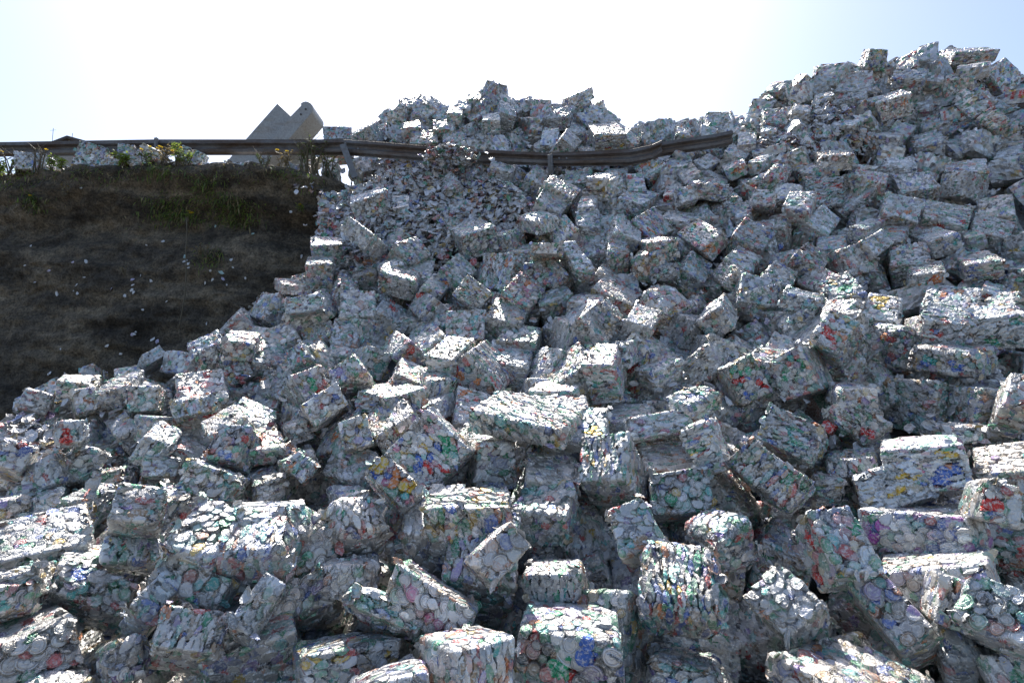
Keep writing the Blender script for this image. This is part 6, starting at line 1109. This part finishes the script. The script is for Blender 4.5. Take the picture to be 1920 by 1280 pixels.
# ------------------------------------------------------------------ guardrail
gr = empty('guardrail', GR_TOP[0])
tag(gr, 'weathered rusty steel guardrail along the top of the bank, half buried by the heap', 'guardrail')
def w_beam(top, bot, name):
    prof = [(0, 0), (.16, .0), (.30, .95), (.42, 1.0), (.5, .22), (.58, 1.0), (.70, .95), (.84, 0.0), (1.0, 0.0)]
    prof = [(0.0, .1), (.07, .1), (.15, .85), (.30, .95), (.40, .25), (.5, .08), (.60, .25), (.70, .95), (.85, .85), (.93, .1), (1.0, .1)]
    vs = []; fs = []
    pts = []
    for k in range(len(top) - 1):
        for s in np.linspace(0, 1, 9)[:-1]:
            pts.append((Vector(top[k]).lerp(Vector(top[k+1]), s), Vector(bot[k]).lerp(Vector(bot[k+1]), s)))
    pts.append((Vector(top[-1]), Vector(bot[-1])))
    off = Vector(gr.location)
    for t, b in pts:
        for f, d in prof:
            p = t.lerp(b, f) + Vector((0, -1, 0)) * (d * .055)
            vs.append(p - off)
    m = len(prof)
    for i in range(len(pts) - 1):
        for j in range(m - 1):
            fs.append((i*m+j, i*m+j+1, (i+1)*m+j+1, (i+1)*m+j))
    mb = MB(); mb.add(vs, fs)
    o = mb.build(name, M_RAIL, gr, smooth=False)
    so = o.modifiers.new('thick', 'SOLIDIFY'); so.thickness = .006; so.offset = 1
    return o
w_beam(GR_TOP, GR_BOT, 'rail_beam')
w_beam(GR2_TOP, GR2_BOT, 'rail_beam')
for a, b, wd in POSTS:
    mb = MB(); a = Vector(a) - gr.location; b = Vector(b) - gr.location
    d = (b - a); ln = d.length; rot = d.to_track_quat('Z', 'Y').to_matrix()
    mb.box((a + b) / 2, (wd, .05, ln), rot)
    mb.box((a + b) / 2 + Vector((wd * .4, -.02, 0)), (wd * .25, .08, ln * .99), rot)
    mb.build('post', M_POST, gr, bevel=.004)
for p in BOLTS:
    mb = MB(); p = Vector(p) - gr.location
    mb.tube([p, p + Vector((0, -.03, 0))], [.014, .012], 6)
    mb.build('bolt', M_POST, gr)

# ------------------------------------------------------------------ grey machine beyond the guardrail
mc = empty('conveyor_machine', MACH_O)
tag(mc, 'grey steel conveyor head with an angular box and a rounded arm behind the guardrail', 'machine')
def plate(poly, depth, mat, name, fwd=0.0, bevel=.012):
    mb = MB()
    mb.prism([Vector(p) - mc.location + Vector((0, -fwd, 0)) for p in poly], (0, depth, 0))
    return mb.build(name, mat, mc, bevel=bevel)
plate(MACH_A, .5, M_STEEL, 'housing')
arm = plate(MACH_B, .72, M_STEEL, 'arm', .06)
plate(MACH_C, .5, M_CREAM, 'base_plate', -.55)
plate(MACH_D, .25, M_CREAM, 'chute', -.3)
for p in MACH_BOLTS:
    mb = MB(); q_ = Vector(p) - mc.location
    mb.tube([q_ + Vector((0, -.06, 0)), q_ + Vector((0, -.075, 0))], .022, 8)
    b = mb.build('bolt', M_ROOF, mc); b.parent = arm
# ------------------------------------------------------------------ far house roof
hs = empty('house', HOUSE[0])
tag(hs, 'dark gabled roof of a distant house just above the guardrail', 'house')
L_, A_, Rr_ = [Vector(p) - hs.location for p in HOUSE[1:4]]
mb = MB(); mb.prism([L_, A_, Rr_, Rr_ + Vector((0, 0, -.18)), A_ + Vector((0, 0, -.2)), L_ + Vector((0, 0, -.18))], (0, 7, 0)); mb.build('roof', M_ROOF, hs)
mb = MB(); mb.prism([L_ + Vector((.35, .2, -.1)), A_ + Vector((0, .2, -.25)), Rr_ + Vector((-.35, .2, -.1)), Rr_ + Vector((-.35, .2, -5)), L_ + Vector((.35, .2, -5))], (0, 6.6, 0)); mb.build('wall', M_WALL, hs)
for p, hh in HOUSE[4]:
    mb = MB(); p = Vector(p) - hs.location
    mb.tube([p + Vector((0, 0, -1.0)), p + Vector((0, 0, hh))], .016, 5)
    if hh > .5: mb.tube([p + Vector((-.2, 0, hh * .8)), p + Vector((.2, 0, hh * .84))], .01, 4)
    mb.build('antenna', M_ROOF, hs)

# ------------------------------------------------------------------ plants on the bank
def leaf_quads(mb, p, d, L, w, droop, rs):
    d = Vector(d).normalized(); s = d.cross(Vector((0, 0, 1)))
    if s.length < .1: s = Vector((1, 0, 0))
    s.normalize(); s.rotate(Quaternion(d, rs.uniform(-1, 1)))
    a = Vector(p); m = a + d * L * .5 + Vector((0, 0, -droop * L * .2)); e = a + d * L + Vector((0, 0, -droop * L * .8))
    mb.add([a - s * w * .15, a + s * w * .15, m + s * w * .5, m - s * w * .5, e], [(0, 1, 2, 3), (3, 2, 4)])
def weed(p, h, spread, nst, leaf, lm, flowers, label, group, twig=False, down=0.0, seed=0):
    rs = np.random.default_rng(300 + seed)
    root = empty('twiggy_bush' if twig else 'weed_plant', p)
    tag(root, label, 'bush' if twig else 'weed', group)
    st, lf, fl = MB(), MB(), MB(); nf = 0
    for i in range(nst):
        a = rs.uniform(0, 6.28); k = rs.uniform(.3, 1) * spread
        tip = Vector((math.cos(a) * k, math.sin(a) * k * .6 - down * h * .3, h * rs.uniform(.55, 1) * (1 - 1.6 * down)))
        b0 = Vector((rs.normal(0, spread * .25), rs.normal(0, spread * .15), -.03))
        mid = b0.lerp(tip, .55) + Vector((0, 0, h * .12))
        pts = [b0, b0.lerp(mid, .5), mid, mid.lerp(tip, .6), tip]
        st.tube(pts, [.006, .005, .004, .003, .0015] if not twig else [.012, .009, .007, .005, .002], 4)
        nl = int(rs.integers(8, 15)) if leaf > 0 else 0
        for j in range(nl):
            t = rs.uniform(.15, 1); q = pts[min(3, int(t * 4))].lerp(pts[min(4, int(t * 4) + 1)], t * 4 - int(t * 4))
            a2 = rs.uniform(0, 6.28)
            leaf_quads(lf, q, (math.cos(a2), math.sin(a2), rs.uniform(-.3, .8)), leaf * rs.uniform(.6, 1.3), leaf * .34, rs.uniform(0, .7), rs)
        if twig:
            for j in range(4):
                q = pts[2].lerp(pts[4], rs.uniform(0, .9)); e = q + Vector((rs.normal(0, .1), rs.normal(0, .06), rs.uniform(.02, .16)))
                st.tube([q, e], [.004, .0015], 4)
        if nf < flowers:
            nf += 1
            for j in range(7):
                a2 = j * .9
                leaf_quads(fl, tip, (math.cos(a2), math.sin(a2), .35), .028, .022, 0, rs)
    st.build('stem', M_STEM, root)
    if lf.v: lf.build('leaves', lm, root)
    if fl.v: fl.build('flowers', M_FLOWER, root)
    return root
for i, (p, h, sp, ns, leaf, mk, fl, tw, dn, label) in enumerate(WEEDS):
    weed(p, h, sp, ns, leaf, {'l': M_LEAF, 'd': M_DARKLEAF, 'y': M_DRY}[mk], fl, label, 'weeds along the lip of the bank', tw, dn, i)

# dry grass and creeping ground cover along the lip
gm = MB(); gl = MB(); gw = MB()
rs = np.random.default_rng(41)
for k in range(2600):
    x = rs.uniform(-9.3, -2.6); t = 1 - abs(rs.normal(0, .035)) if rs.random() < .75 else 1 + rs.uniform(0, .6) / 60
    if rs.random() > .35 + .65 * abs(mnoise.noise(Vector((x * 1.7, t * 9, 3)))) * 1.8: continue
    p = Vector(bank_point(x, t))
    d = Vector((rs.normal(0, .6), -abs(rs.normal(.3, .5)), rs.normal(.25, .6)))
    leaf_quads(gm if rs.random() < .55 else gl, p + Vector((0, .01, 0)), d, rs.uniform(.03, .09), rs.uniform(.006, .014), rs.uniform(.3, 1.4), rs)
for (xa, xb, ta, tb, cnt) in MATS:
    for k in range(cnt):
        x = rs.normal((xa + xb) / 2, (xb - xa) / 4); u = rs.random(); t = ta + (tb - ta) * u + rs.normal(0, .008)
        p = Vector(bank_point(x, min(t, 1)))
        p += Vector((0, -abs(rs.normal(0, .07)), 0))
        d = Vector((rs.normal(0, .7), -abs(rs.normal(.35, .4)), rs.normal(-.1, .7)))
        r_ = rs.random()
        leaf_quads(gw if r_ < .45 else (gl if r_ < .75 else gm), p, d, rs.uniform(.025, .075), rs.uniform(.008, .02), rs.uniform(.2, 1.6), rs)
tag(gm.build('dry_grass', M_DRY), 'dry straw-coloured grass along the lip of the bank', 'grass', kind='stuff')
tag(gl.build('creeping_weeds', M_LEAF), 'low green creeping weeds along the lip of the bank', 'ground cover', kind='stuff')
tag(gw.build('hanging_weeds', M_DARKLEAF), 'dark green weeds hanging over the bank face', 'ground cover', kind='stuff')

# hanging root
mb = MB(); mb.tube(ROOT, [.008] * (len(ROOT) - 2) + [.006, .003], 5)
tag(mb.build('hanging_root', M_STEM, smooth=True), 'thin bare root hanging down the dark bank face', 'root')

# flattened cans stuck on the bank face
rs = np.random.default_rng(8)
for x, t, kcol in LIDS:
    p = Vector(bank_point(x, t)) + Vector((0, -.008, 0))
    V, F, UV, r0 = can_disc(rs, 10); V = V * np.array([1, 1, .6]) * rs.uniform(.45, .9)
    n = Vector((rs.normal(0, .35), -1, rs.uniform(.0, .9))).normalized()
    q = np.array((n.to_track_quat('Z', 'Y').to_matrix() @ Matrix.Rotation(rs.uniform(0, 6.28), 3, 'Z')))
    fc = {'w': (.8, .8, .8), 'l': (.62, .55, .74), 't': (.5, .74, .70)}[kcol]
    o = mesh_np('flattened_can', V @ q.T, F, M_LID, facecol=np.tile(fc, (len(F), 1)), uv=UV[F].reshape(-1, 2), faceval=np.full(len(F), .6))
    o.location = p
    tag(o, {'w': 'small white flattened can stuck on the dark earth bank', 'l': 'small lilac flattened can stuck on the dark earth bank', 't': 'small pale teal flattened can stuck on the dark earth bank'}[kcol], 'can', 'flattened cans dotted over the dark bank')
